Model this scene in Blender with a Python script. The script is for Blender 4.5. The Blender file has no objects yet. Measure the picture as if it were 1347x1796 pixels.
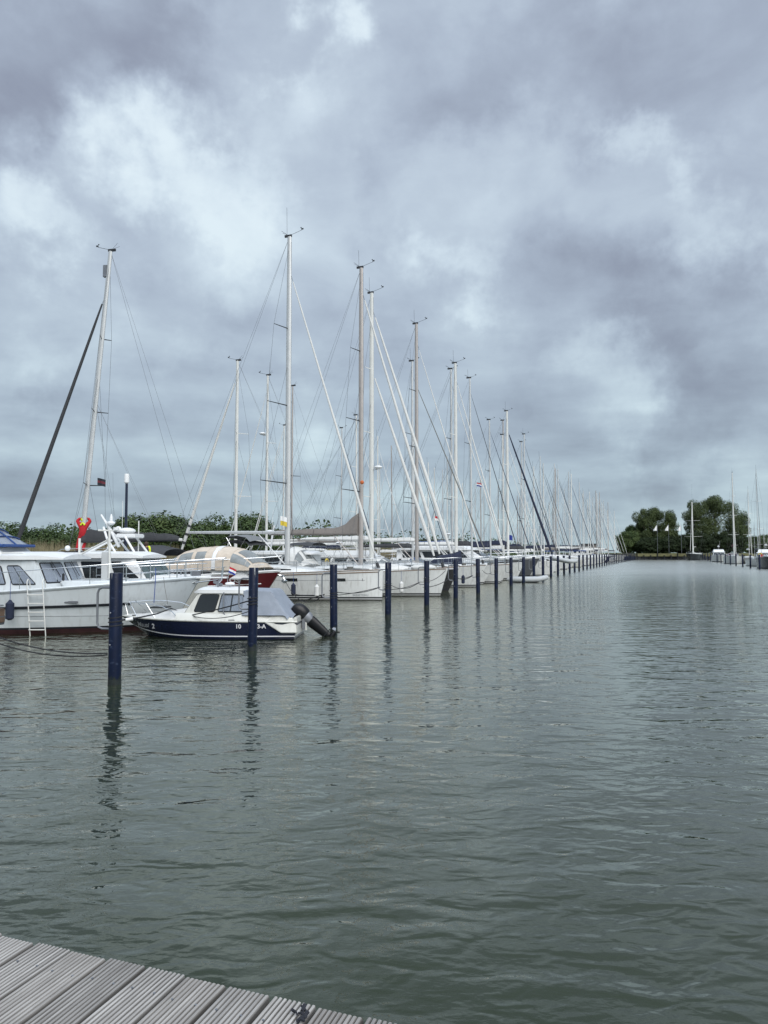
import bpy, math, random
import numpy as np
from mathutils import Vector, Matrix
random.seed(7)
R = math.radians
sc = bpy.context.scene
# ------------------------------------------------------------------ camera, sky, sun, exposure
F, CX, CY, HY, H = 1297., 673.5, 898., 968., 2.5
PITCH = math.atan((HY-CY)/F)
cam = bpy.data.objects.new('camera', bpy.data.cameras.new('camera'))
sc.collection.objects.link(cam)
cam.location = (0, 0, H); cam.rotation_euler = (math.pi/2+PITCH, 0, 0)
cam.data.sensor_fit = 'VERTICAL'; cam.data.sensor_height = 36; cam.data.lens = 36*F/1796
cam.data.clip_start = .05; cam.data.clip_end = 6000
sc.camera = cam
sc.view_settings.view_transform = 'Standard'; sc.view_settings.look = 'None'
sc.view_settings.exposure = 0.62; sc.view_settings.gamma = 1; sc.view_settings.use_curve_mapping = False

SUN_EL, SUN_AZ = R(44), R(158)     # azimuth from +Y clockwise: behind the camera, to its right
sun = bpy.data.objects.new('sun', bpy.data.lights.new('sun', 'SUN'))
sc.collection.objects.link(sun)
sun.data.energy = 1.75; sun.data.angle = R(50); sun.data.color = (1, .975, .94)
sd = Vector((math.sin(SUN_AZ)*math.cos(SUN_EL), math.cos(SUN_AZ)*math.cos(SUN_EL), math.sin(SUN_EL)))
sun.rotation_euler = sd.to_track_quat('Z', 'Y').to_euler()

def srgb(r, g, b):
    f = lambda c: (c/255/12.92) if c/255 <= .04045 else ((c/255+.055)/1.055)**2.4
    return (f(r), f(g), f(b), 1)
def ray(x, y):
    a = (x-CX)/F; b = (CY-y)/F
    return Vector((a, math.cos(PITCH)-b*math.sin(PITCH), math.sin(PITCH)+b*math.cos(PITCH)))
def build_world():
    w = bpy.data.worlds.new('World'); sc.world = w; w.use_nodes = True
    nt = w.node_tree; N = nt.nodes; Lk = nt.links; N.clear()
    out = N.new('ShaderNodeOutputWorld'); bg = N.new('ShaderNodeBackground')
    bg.inputs['Strength'].default_value = .1
    Lk.new(bg.outputs[0], out.inputs[0])
    tc = N.new('ShaderNodeTexCoord')
    sky = N.new('ShaderNodeTexSky'); sky.sky_type = 'NISHITA'; sky.sun_disc = False
    sky.sun_elevation = SUN_EL; sky.sun_rotation = SUN_AZ
    def M(op, a, b=None, c=None):
        n = N.new('ShaderNodeMath'); n.operation = op
        for i, v in enumerate((a, b, c)):
            if v is None: continue
            if isinstance(v, (int, float)): n.inputs[i].default_value = v
            else: Lk.new(v, n.inputs[i])
        return n.outputs[0]
    def VM(op, a, b=None, s=None):
        n = N.new('ShaderNodeVectorMath'); n.operation = op
        for i, v in enumerate((a, b)):
            if v is None: continue
            if isinstance(v, (tuple, list, Vector)): n.inputs[i].default_value = tuple(v)
            else: Lk.new(v, n.inputs[i])
        if s is not None: n.inputs['Scale'].default_value = s
        return n.outputs['Value' if op == 'DISTANCE' else 0]
    d = VM('NORMALIZE', tc.outputs['Generated'])
    sp = N.new('ShaderNodeSeparateXYZ'); Lk.new(d, sp.inputs[0])
    z = M('MAXIMUM', sp.outputs[2], 0.0)
    inv = M('DIVIDE', 1.0, M('ADD', z, .16))
    cb = N.new('ShaderNodeCombineXYZ')
    Lk.new(M('MULTIPLY', sp.outputs[0], inv), cb.inputs[0]); Lk.new(M('MULTIPLY', sp.outputs[1], inv), cb.inputs[1])
    def noise(vec, scale, det, rough=.5, dist=0., dim='3D'):
        n = N.new('ShaderNodeTexNoise'); n.noise_dimensions = dim
        n.inputs['Scale'].default_value = scale; n.inputs['Detail'].default_value = det
        n.inputs['Roughness'].default_value = rough; n.inputs['Distortion'].default_value = dist
        Lk.new(vec, n.inputs['Vector']); return n
    wn = noise(d, 5.0, 6, .60)
    wv = VM('SCALE', VM('SUBTRACT', wn.outputs['Color'], (.5, .5, .5)), None, .42)
    dw = VM('MULTIPLY', VM('ADD', d, wv), (1, 1, 1.25))
    n1 = noise(cb.outputs[0], 1.15, 7, .52, .35)
    n2 = noise(VM('MULTIPLY', d, (1, 1, 2.0)), 5.5, 8, .56, .4)
    n3 = noise(VM('MULTIPLY', d, (1, 1, 5.0)), 3.6, 5, .5, .2)
    val = M('ADD', .51, M('MULTIPLY', M('SUBTRACT', n1.outputs[0], .5), .75))
    val = M('MULTIPLY_ADD', M('SUBTRACT', n2.outputs[0], .5), .66, val)
    lowm = M('SUBTRACT', 1.0, M('MINIMUM', M('MULTIPLY', z, 3.2), 1.0))
    val = M('ADD', val, M('MULTIPLY', M('MULTIPLY', M('SUBTRACT', n3.outputs[0], .5), 1.7), lowm))
    blobs = [(580,70,85,.62),(555,190,110,.26),(215,300,110,.50),(330,320,130,.42),(420,250,100,.22),(40,440,110,.40),
             (130,470,150,.25),(380,430,150,.28),(560,400,190,.12),(790,440,80,.28),(860,475,70,.25),(1230,420,120,.48),
             (1175,275,70,.42),(1330,210,70,.25),(1050,340,150,.16),(880,270,100,.16),(1050,710,110,.38),(560,730,110,.26),
             (20,660,80,.22),(330,600,60,.2),(900,480,150,.12),(150,620,110,.12),
             (110,110,270,-.33),(20,270,170,-.26),(280,90,140,-.18),(800,70,200,-.14),(950,150,190,-.26),(1250,90,230,-.24),
             (690,340,110,-.18),(1010,590,190,-.24),(1270,610,190,-.30),(1130,650,130,-.14),(220,560,130,-.10),
             (430,570,130,-.18),(300,820,190,-.16),(1230,770,120,-.26),(1160,880,160,-.12),(40,770,130,-.12),(700,640,150,-.12)]
    for x, y, r, a in blobs:
        c = ray(x, y).normalized(); c = Vector((c.x, c.y, c.z*1.25))
        ds = VM('DISTANCE', dw, c)
        mr = N.new('ShaderNodeMapRange'); mr.interpolation_type = 'SMOOTHERSTEP'
        mr.inputs['From Min'].default_value = 1.32*r/F; mr.inputs['From Max'].default_value = 0
        mr.inputs['To Min'].default_value = 0; mr.inputs['To Max'].default_value = a*(.72 if a > 0 else .95)
        Lk.new(ds, mr.inputs['Value']); val = M('ADD', val, mr.outputs[0])
    # thin, soft ceiling: compress extremes
    rp = N.new('ShaderNodeValToRGB'); rp.color_ramp.interpolation = 'B_SPLINE'
    e = rp.color_ramp.elements
    e[0].position = 0; e[0].color = srgb(140, 148, 167)
    e[1].position = 1; e[1].color = srgb(226, 240, 248)
    for p_, c_ in ((.2, (156, 167, 185)), (.42, (174, 187, 205)), (.62, (189, 203, 218)), (.8, (206, 221, 234))):
        q = e.new(p_); q.color = srgb(*c_)
    Lk.new(val, rp.inputs[0])
    # greener, duller air towards the horizon
    hz = M('POWER', M('SUBTRACT', 1.0, M('MINIMUM', M('MULTIPLY', z, 1.7), 1.0)), 2.2)
    mx = N.new('ShaderNodeMix'); mx.data_type = 'RGBA'; mx.blend_type = 'MULTIPLY'
    Lk.new(hz, mx.inputs[0]); Lk.new(rp.outputs[0], mx.inputs[6]); mx.inputs[7].default_value = (.84, .92, .865, 1)
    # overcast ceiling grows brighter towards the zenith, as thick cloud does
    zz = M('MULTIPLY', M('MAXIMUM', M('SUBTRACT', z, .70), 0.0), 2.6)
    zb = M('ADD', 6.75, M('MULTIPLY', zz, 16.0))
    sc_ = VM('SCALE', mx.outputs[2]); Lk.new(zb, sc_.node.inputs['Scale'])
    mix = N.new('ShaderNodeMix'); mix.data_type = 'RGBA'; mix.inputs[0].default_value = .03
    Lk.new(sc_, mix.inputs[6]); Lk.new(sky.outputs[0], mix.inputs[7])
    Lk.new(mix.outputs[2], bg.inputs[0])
build_world()

# ------------------------------------------------------------------ frame of the harbour
U = Vector((.3413, .9399, 0)); V = Vector((-.9399, .3413, 0)); P0 = Vector((-5.1, 14.15, 0))
AU = math.atan2(U.y, U.x)
HB = math.atan2(-V.y, -V.x)             # heading of a boat whose bow points to the fairway
def W(u, v, z=0.): return P0 + U*u + V*v + Vector((0, 0, z))
def at(x, y, Y):                         # photograph point at depth Y -> place
    r = ray(x, y); t = Y/r.y; return Vector((r.x*t, Y, H+r.z*t))

# ------------------------------------------------------------------ materials
MATS = {}
def mat(name, col, rough=.5, metal=0., var=.0, vscale=3., bump=0., bscale=40., spec=.5, coat=0., dirt=None, dirtz=None):
    if name in MATS: return MATS[name]
    m = bpy.data.materials.new(name); m.use_nodes = True; nt = m.node_tree; N = nt.nodes; Lk = nt.links
    b = N['Principled BSDF']; b.inputs['Base Color'].default_value = (*col[:3], 1)
    b.inputs['Roughness'].default_value = rough; b.inputs['Metallic'].default_value = metal
    b.inputs['Specular IOR Level'].default_value = spec; b.inputs['Coat Weight'].default_value = coat
    tc = N.new('ShaderNodeTexCoord')
    if var or dirt:
        n = N.new('ShaderNodeTexNoise'); n.inputs['Scale'].default_value = vscale; n.inputs['Detail'].default_value = 6
        n.inputs['Roughness'].default_value = .62; n.inputs['Distortion'].default_value = .4
        Lk.new(tc.outputs['Object'], n.inputs['Vector'])
        mr = N.new('ShaderNodeMapRange'); mr.inputs['From Min'].default_value = .32; mr.inputs['From Max'].default_value = .68
        mr.inputs['To Min'].default_value = 1-var; mr.inputs['To Max'].default_value = 1+var
        Lk.new(n.outputs[0], mr.inputs[0])
        mx = N.new('ShaderNodeVectorMath'); mx.operation = 'SCALE'; mx.inputs[0].default_value = tuple(col[:3])
        Lk.new(mr.outputs[0], mx.inputs['Scale']); last = mx.outputs[0]
        if dirt:     # vertical streaks of grime
            mp = N.new('ShaderNodeMapping'); mp.inputs['Scale'].default_value = (7, 7, .5)
            Lk.new(tc.outputs['Object'], mp.inputs[0])
            n2 = N.new('ShaderNodeTexNoise'); n2.inputs['Scale'].default_value = 1.3; n2.inputs['Detail'].default_value = 7
            Lk.new(mp.outputs[0], n2.inputs['Vector'])
            m2 = N.new('ShaderNodeMapRange'); m2.inputs['From Min'].default_value = .5; m2.inputs['From Max'].default_value = .78
            m2.inputs['To Max'].default_value = dirt
            Lk.new(n2.outputs[0], m2.inputs[0])
            m3 = N.new('ShaderNodeMix'); m3.data_type = 'RGBA'; Lk.new(m2.outputs[0], m3.inputs[0])
            Lk.new(last, m3.inputs[6]); m3.inputs[7].default_value = (.20, .185, .15, 1); last = m3.outputs[2]
        Lk.new(last, b.inputs['Base Color'])
    if bump:
        n = N.new('ShaderNodeTexNoise'); n.inputs['Scale'].default_value = bscale; n.inputs['Detail'].default_value = 5
        Lk.new(tc.outputs['Object'], n.inputs['Vector'])
        bp = N.new('ShaderNodeBump'); bp.inputs['Strength'].default_value = bump; bp.inputs['Distance'].default_value = .02
        Lk.new(n.outputs[0], bp.inputs['Height']); Lk.new(bp.outputs[0], b.inputs['Normal'])
    MATS[name] = m; return m
white = mat('gelcoat_white', (.66, .67, .66), .28, var=.05, vscale=1.3, coat=.3, dirt=.35)
offw = mat('gelcoat_cream', (.58, .58, .54), .32, var=.06, vscale=1.2, coat=.2, dirt=.35)
steelw = mat('painted_steel_white', (.60, .64, .66), .3, var=.035, vscale=.7, coat=.3, dirt=.22, bump=.12, bscale=1.5)
roofw = mat('roof_white', (.72, .73, .73), .4, var=.06, vscale=2.)
deckw = mat('deck_nonskid', (.58, .58, .56), .7, var=.08, vscale=5, bump=.4, bscale=120)
greyhull = mat('hull_grey', (.10, .105, .115), .3, var=.08, coat=.3)
navyhull = mat('hull_navy', (.006, .009, .030), .18, var=.1, coat=.5)
darkhull = mat('hull_black', (.012, .014, .018), .25, coat=.3)
redhull = mat('hull_red', (.10, .013, .018), .3, var=.1, coat=.3)
boot = mat('boot_stripe', (.012, .014, .02), .5, var=.2)
antif = mat('antifouling_red', (.042, .014, .016), .75, var=.3, vscale=4)
antik = mat('antifouling_dark', (.02, .02, .018), .8, var=.3, vscale=4)
glassd = mat('dark_glass', (.012, .015, .018), .06, spec=.6)
glasst = mat('teal_glass', (.05, .085, .085), .08, spec=.6)
rubber = mat('black_rubber', (.015, .015, .016), .6)
alu = mat('mast_aluminium', (.54, .55, .55), .42, metal=.35, var=.06, vscale=2.)
aluw = mat('mast_white', (.64, .64, .61), .4, var=.05, vscale=2.)
alud = mat('mast_grey_brown', (.40, .37, .35), .4, metal=.3, var=.06)
alublk = mat('spar_dark', (.03, .032, .036), .4, metal=.2)
chrome = mat('stainless', (.62, .64, .66), .22, metal=1.)
wire = mat('rigging_wire', (.14, .145, .15), .4, metal=.5)
ropek = mat('rope_black', (.018, .019, .022), .8)
ropeg = mat('rope_grey', (.16, .16, .15), .85)
ropeb = mat('rope_blue', (.03, .06, .22), .8)
pile = mat('piling_blue', (.0015, .0062, .026), .42, var=.25, vscale=5, spec=.28)
pilewet = mat('piling_wet_slime', (.012, .016, .016), .35, var=.4, vscale=14)
galv = mat('galvanised', (.22, .23, .25), .45, metal=.6, var=.1)
taupe = mat('cover_taupe', (.20, .18, .165), .85, var=.1, vscale=4, bump=.6, bscale=7)
cvnavy = mat('cover_navy', (.014, .02, .045), .85, var=.15, vscale=4, bump=.6, bscale=7)
cvblue = mat('cover_blue', (.02, .06, .20), .8, var=.12, bump=.6, bscale=7)
cvgrey = mat('cover_charcoal', (.045, .047, .052), .85, var=.12, bump=.6, bscale=7)
cvwhite = mat('sail_white', (.62, .62, .60), .75, var=.06, bump=.6, bscale=7)
cvbeige = mat('tent_beige', (.54, .47, .39), .9, var=.12, vscale=2.5, bump=.5, bscale=5)
tarp = mat('tarp_blue_grey', (.24, .27, .32), .7, var=.08, vscale=3, bump=.7, bscale=6)
clearv = mat('clear_vinyl', (.20, .215, .215), .18, var=.2, vscale=3)
vinylb = mat('bimini_vinyl', (.22, .245, .30), .2, var=.25, vscale=3)
teak = mat('teak', (.17, .11, .07), .7, var=.25, vscale=9)
wood = mat('varnished_wood', (.13, .08, .05), .4, var=.3, vscale=7)
red = mat('cloth_red', (.42, .012, .02), .85, var=.15, vscale=8, bump=.7, bscale=14)
hiviz = mat('cloth_yellow_green', (.62, .72, .03), .7)
skin = mat('skin', (.42, .23, .16), .6)
cloth = mat('cloth_dark', (.02, .022, .03), .9)
hair = mat('hair', (.05, .03, .02), .8)
flagred = mat('flag_red', (.45, .02, .03), .8); flagblue = mat('flag_blue', (.02, .04, .25), .8)
flagwhite = mat('flag_white', (.75, .75, .75), .8); flagyel = mat('flag_yellow', (.6, .45, .05), .8)
galv_cloth = mat('cover_light_grey', (.17, .18, .19), .85, var=.1)
orange = mat('orange_plastic', (.5, .12, .03), .6)
lettw = mat('lettering_white', (.7, .7, .72), .5); lettg = mat('lettering_grey', (.3, .31, .33), .5); lettk = mat('lettering_black', (.03, .03, .035), .5)
curtain = mat('curtain', (.46, .48, .53), .9, var=.1, vscale=5)
bark = mat('bark', (.06, .05, .04), .9, var=.2)
def leafmat(name, a, b):
    m = bpy.data.materials.new(name); m.use_nodes = True; nt = m.node_tree; N = nt.nodes; Lk = nt.links
    p = N['Principled BSDF']; p.inputs['Roughness'].default_value = .65; p.inputs['Specular IOR Level'].default_value = .25
    g = N.new('ShaderNodeNewGeometry'); r = N.new('ShaderNodeValToRGB')
    r.color_ramp.elements[0].color = (*a, 1); r.color_ramp.elements[1].color = (*b, 1)
    n = N.new('ShaderNodeTexNoise'); n.inputs['Scale'].default_value = .45; n.inputs['Detail'].default_value = 3
    Lk.new(g.outputs['Position'], n.inputs['Vector'])
    ad = N.new('ShaderNodeMath'); ad.operation = 'MULTIPLY_ADD'; ad.inputs[1].default_value = .45
    sb = N.new('ShaderNodeMapRange'); sb.inputs['From Min'].default_value = .35; sb.inputs['From Max'].default_value = .65
    sb.inputs['To Max'].default_value = .6
    Lk.new(n.outputs[0], sb.inputs[0]); Lk.new(g.outputs['Random Per Island'], ad.inputs[0]); Lk.new(sb.outputs[0], ad.inputs[2])
    Lk.new(ad.outputs[0], r.inputs[0]); Lk.new(r.outputs[0], p.inputs['Base Color']); return m
leafD = leafmat('leaf_dark', (.022, .042, .014), (.075, .115, .036))
leafM = leafmat('leaf_mid', (.03, .055, .018), (.095, .13, .045))
leafP = leafmat('leaf_poplar', (.026, .042, .013), (.088, .115, .042))
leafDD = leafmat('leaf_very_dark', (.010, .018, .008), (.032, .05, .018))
reedm = leafmat('reed_straw', (.16, .135, .075), (.34, .30, .19))
grassm = mat('bank_grass', (.07, .085, .035), .95, var=.35, vscale=.6, bump=.8, bscale=6)
def curtain_glass():
    m = bpy.data.materials.new('window_glass'); m.use_nodes = True; nt = m.node_tree; N = nt.nodes; Lk = nt.links
    N.clear(); o = N.new('ShaderNodeOutputMaterial'); mx = N.new('ShaderNodeMixShader'); t = N.new('ShaderNodeBsdfTransparent')
    g = N.new('ShaderNodeBsdfGlossy'); f = N.new('ShaderNodeLayerWeight'); f1 = N.new('ShaderNodeMath'); f1.operation = 'POWER'; f1.inputs[1].default_value = 3; f2 = N.new('ShaderNodeMath'); f2.operation = 'MULTIPLY_ADD'; f2.inputs[1].default_value = .7; f2.inputs[2].default_value = .06; Lk.new(f.outputs['Facing'], f1.inputs[0]); Lk.new(f1.outputs[0], f2.inputs[0])
    t.inputs[0].default_value = (.86, .88, .90, 1); g.inputs['Roughness'].default_value = .04
    Lk.new(f2.outputs[0], mx.inputs[0]); Lk.new(t.outputs[0], mx.inputs[1]); Lk.new(g.outputs[0], mx.inputs[2]); Lk.new(mx.outputs[0], o.inputs[0])
    return m
wglass = curtain_glass()

# ------------------------------------------------------------------ mesh helpers
col = sc.collection
class MB:
    def __init__(s): s.v = []; s.f = []; s.m = []; s.mats = []
    def mi(s, m):
        if m not in s.mats: s.mats.append(m)
        return s.mats.index(m)
    def add(s, vs, fs, m):
        k = len(s.v); s.v += [tuple(p) for p in vs]; i = s.mi(m)
        for f in fs: s.f.append(tuple(k+j for j in f)); s.m.append(i)
    def box(s, c, d, m, rz=0., ry=0.):
        x, y, z = d[0]/2, d[1]/2, d[2]/2
        rt = Matrix.Rotation(rz, 3, 'Z') @ Matrix.Rotation(ry, 3, 'Y')
        vs = [Vector(c)+rt @ Vector((a*x, b*y, e*z)) for a in (-1, 1) for b in (-1, 1) for e in (-1, 1)]
        s.add(vs, [(0,1,3,2),(4,6,7,5),(0,4,5,1),(2,3,7,6),(0,2,6,4),(1,5,7,3)], m); return s
    def tube(s, pts, r, m, n=8, cap=True, flat=1.):
        pts = [Vector(p) for p in pts]; rs = r if isinstance(r, (list, tuple)) else [r]*len(pts)
        rings = []; prev = None
        for i, p in enumerate(pts):
            t = (pts[min(i+1, len(pts)-1)]-pts[max(i-1, 0)])
            t = t.normalized() if t.length > 1e-9 else Vector((0, 0, 1))
            if prev is None:
                a = Vector((0, 1, 0)) if abs(t.y) < .9 else Vector((1, 0, 0))
                a = (a-t*a.dot(t)).normalized()
            else:
                a = prev-t*prev.dot(t); a = a.normalized() if a.length > 1e-6 else Vector((1, 0, 0))
            prev = a; b = t.cross(a)
            rings.append([p+(a*math.cos(2*math.pi*j/n)*flat+b*math.sin(2*math.pi*j/n))*rs[i] for j in range(n)])
        vs = [q for rg in rings for q in rg]; fs = []
        for i in range(len(pts)-1):
            for j in range(n):
                k = (j+1) % n; fs.append((i*n+j, i*n+k, (i+1)*n+k, (i+1)*n+j))
        if cap: fs.append(tuple(range(n))[::-1]); fs.append(tuple((len(pts)-1)*n+j for j in range(n)))
        s.add(vs, fs, m); return s
    def ell(s, c, r, m, n=10, k=7):
        vs = []; fs = []
        for i in range(k+1):
            a = math.pi*i/k
            for j in range(n):
                b = 2*math.pi*j/n
                vs.append((c[0]+r[0]*math.sin(a)*math.cos(b), c[1]+r[1]*math.sin(a)*math.sin(b), c[2]+r[2]*math.cos(a)))
        for i in range(k):
            for j in range(n): fs.append((i*n+j, (i+1)*n+j, (i+1)*n+(j+1) % n, i*n+(j+1) % n))
        s.add(vs, fs, m); return s
    def loft(s, secs, m, closed=False, caps=False, fm=None):
        n = len(secs[0]); vs = [p for q in secs for p in q]; fs = []; k0 = len(s.f)
        for i in range(len(secs)-1):
            for j in range(n if closed else n-1):
                k = (j+1) % n; fs.append((i*n+j, i*n+k, (i+1)*n+k, (i+1)*n+j))
        if caps: fs.append(tuple(range(n))[::-1]); fs.append(tuple((len(secs)-1)*n+j for j in range(n)))
        s.add(vs, fs, m)
        return s
    def prism(s, poly, y0, y1, m):      # polygon in x,z extruded along y
        n = len(poly); vs = [(x, y0, z) for x, z in poly]+[(x, y1, z) for x, z in poly]
        s.add(vs, [tuple(range(n)), tuple(range(n, 2*n))[::-1]]+[(i, n+i, n+(i+1) % n, (i+1) % n) for i in range(n)], m); return s
    def build(s, name, parent=None, smooth=True, bevel=0.):
        me = bpy.data.meshes.new(name); me.from_pydata(s.v, [], s.f)
        for m in s.mats: me.materials.append(m)
        me.polygons.foreach_set('material_index', s.m)
        import bmesh
        bm = bmesh.new(); bm.from_mesh(me); bmesh.ops.recalc_face_normals(bm, faces=bm.faces)
        if bevel: bmesh.ops.bevel(bm, geom=bm.edges[:]+bm.verts[:], offset=bevel, segments=2, affect='EDGES', clamp_overlap=True)
        if smooth:
            for f in bm.faces: f.smooth = True
            for e in bm.edges:
                if len(e.link_faces) == 2 and e.calc_face_angle(0) > R(38): e.smooth = False
        bm.to_mesh(me); bm.free()
        o = bpy.data.objects.new(name, me); col.objects.link(o)
        if parent: o.parent = parent
        return o
def tag(o, label=None, cat=None, group=None, kind=None):
    if label: o['label'] = label
    if cat: o['category'] = cat
    if group: o['group'] = group
    if kind: o['kind'] = kind
    return o
def thing(name, label, cat, loc=(0, 0, 0), rz=0., group=None):
    o = bpy.data.objects.new(name, None); col.objects.link(o); o.empty_display_size = .2
    o.location = loc; o.rotation_euler = (0, 0, rz); return tag(o, label, cat, group)
def kids(o): return [c for c in col.objects if c.parent == o]
def copy_tree(o, parent=None, km=None):
    c = o.copy(); col.objects.link(c)
    if parent: c.parent = parent
    for ch in km.get(o.name, []): copy_tree(ch, c, km)
    return c
def kidmap():
    km = {}
    for o in col.objects:
        if o.parent: km.setdefault(o.parent.name, []).append(o)
    return km
def interp(tab, t):
    for i in range(len(tab)-1):
        a, b = tab[i], tab[i+1]
        if t <= b[0]:
            k = (t-a[0])/(b[0]-a[0]); 
            p0 = tab[max(i-1, 0)]; p3 = tab[min(i+2, len(tab)-1)]
            m0 = (b[1]-p0[1])/max(b[0]-p0[0], 1e-6)*(b[0]-a[0]); m1 = (p3[1]-a[1])/max(p3[0]-a[0], 1e-6)*(b[0]-a[0])
            return (2*k**3-3*k*k+1)*a[1]+(k**3-2*k*k+k)*m0+(-2*k**3+3*k*k)*b[1]+(k**3-k*k)*m1
    return tab[-1][1]
def sag(a, b, s, n=14):
    a, b = Vector(a), Vector(b)
    return [a.lerp(b, i/n)-Vector((0, 0, 4*s*(i/n)*(1-i/n))) for i in range(n+1)]
ORD = 'zeroth first second third fourth fifth sixth seventh eighth ninth tenth eleventh twelfth thirteenth fourteenth fifteenth sixteenth seventeenth eighteenth nineteenth twentieth'.split()
def ordn(n):
    if n <= 20: return ORD[n]
    t = {2: 'twenty', 3: 'thirty', 4: 'forty'}[n//10]
    return {2: 'twentieth', 3: 'thirtieth', 4: 'fortieth'}[n//10] if n % 10 == 0 else t+'-'+ORD[n % 10]

# ------------------------------------------------------------------ hulls and windows
SAIL = [(0, .74), (.15, .88), (.35, 1.), (.55, .99), (.72, .82), (.86, .5), (.95, .21), (1, .03)]
MOTOR = [(0, .86), (.2, .97), (.4, 1.), (.62, .98), (.78, .84), (.9, .54), (.97, .24), (1, .04)]
class Hull:
    def __init__(s, L, B, zb, zm, zs, tab=SAIL, rake=.5, srake=0., wl=.9, wlb=.35, p=.8):
        s.L, s.B, s.zb, s.zm, s.zs_, s.tab, s.rake, s.srake, s.wl, s.wlb, s.p = L, B, zb, zm, zs, tab, rake, srake, wl, wlb, p
    def zs(s, t):
        return interp([(0, s.zs_), (.4, s.zm), (1, s.zb)], t)
    def hb(s, t): return max(interp(s.tab, t), .02)*s.B/2
    def pt(s, t, z, sd, off=0.):
        zs = s.zs(t); f = max(min(z/zs, 1), -.6); g = max(f, 0)
        k = s.wl+(s.wlb-s.wl)*max(0, (t-.35)/.65)**1.6
        w = s.hb(t)*(k+(1-k)*g**s.p)
        if f < 0: w *= 1+f*.9
        x = -s.L/2+s.L*t-s.rake*t**6*(1-f)-s.srake*(1-t)**8*(1-f)
        return Vector((x, sd*(w+off), z))
    def inv(s, x, z):
        a, b = 0., 1.
        for _ in range(22):
            m = (a+b)/2
            if s.pt(m, z, 1).x < x: a = m
            else: b = m
        return (a+b)/2
    def build(s, parent, bands, n=34, name='hull'):
        # bands: list of (z level or negative offset tuple, material) from the sheer down
        mb = MB()
        def levels(t):
            zs = s.zs(t); out = []
            for lo, m, k in bands: out.append((zs+lo[0]) if isinstance(lo, tuple) else min(lo(t) if callable(lo) else lo, zs))
            return out
        for sd in (1, -1):
            secs = []
            for i in range(n+1):
                t = (i/n)**.82 if i < n else 1.; lv = [s.zs(t)]+levels(t); row = []
                for j, (lo, m, k) in enumerate(bands):
                    a, b = lv[j], lv[j+1]
                    for q in range(k): row.append(s.pt(t, a+(b-a)*q/k, sd))
                row.append(s.pt(t, lv[-1], sd)); secs.append(row)
            c = 0
            for j, (lo, m, k) in enumerate(bands):
                mb.loft([r[c:c+k+1] for r in secs], m); c += k
            if sd == 1: st = secs[0]; bw = secs[-1]
            else: st2 = secs[0]; bw2 = secs[-1]
        c = 0
        for lo, m, k in bands:
            for a, b in ((st, st2), (bw, bw2)):
                mb.loft([a[c:c+k+1], b[c:c+k+1]], m)
            c += k
        return mb.build(name, parent)
    def deck(s, parent, m=None, drop=.0, name='deck', cam_=.05, t0=0., n=24):
        mb = MB(); secs = []
        for i in range(n+1):
            t = t0+(1-t0)*i/n; z = s.zs(t)-drop; a = s.pt(t, s.zs(t), 1, -.004); b = s.pt(t, s.zs(t), -1, -.004)
            secs.append([(a.x, a.y, z), (a.x, a.y*.5, z+cam_*.7), (a.x, 0, z+cam_), (a.x, b.y*.5, z+cam_*.7), (b.x, b.y, z)])
        mb.loft(secs, m or deckw); return mb.build(name, parent)
    def rail(s, parent, m, r=.03, dz=.02, name='toe_rail', t0=0., t1=.995, off=0.):
        for sd in (1, -1):
            MB().tube([s.pt(t0+(t1-t0)*i/22, s.zs(t0+(t1-t0)*i/22), sd, off)+Vector((0, 0, dz)) for i in range(23)], r, m, 6).build(name, parent)
def quadpt(q, u, v):
    a, b, c, d = q; return (a*(1-u)+b*u)*(1-v)+(d*(1-u)+c*u)*v
def rounded(poly, r=.12, k=4):
    n = len(poly); out = []
    for i in range(n):
        p = Vector(poly[i]); a = Vector(poly[i-1]); b = Vector(poly[(i+1) % n])
        ra = min(r, (a-p).length*.45); rb = min(r, (b-p).length*.45)
        s0 = p+(a-p).normalized()*ra; s1 = p+(b-p).normalized()*rb
        for j in range(k+1):
            t = j/k; out.append(s0*(1-t)**2+p*2*t*(1-t)+s1*t*t)
    return out
def panel(q, uv, off, th, m, name, parent, r=.08, out=None, grow=0.):
    """rounded pane on the plane of quad q (a,b,c,d); out = outward direction"""
    q = [Vector(p) for p in q]; nrm = (q[1]-q[0]).cross(q[3]-q[0]).normalized()
    if out is not None and nrm.dot(Vector(out)) < 0: nrm = -nrm
    pts = [quadpt(q, u, v) for u, v in uv]; c = sum(pts, Vector())/len(pts)
    if grow: pts = [p+(p-c).normalized()*grow for p in pts]
    pts = rounded(pts, r)
    n = len(pts); mb = MB()
    mb.add([p+nrm*off for p in pts]+[p+nrm*(off+th) for p in pts],
           [tuple(range(n)), tuple(range(n, 2*n))[::-1]]+[(i, n+i, n+(i+1) % n, (i+1) % n) for i in range(n)], m)
    return mb.build(name, parent, smooth=False)
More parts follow.
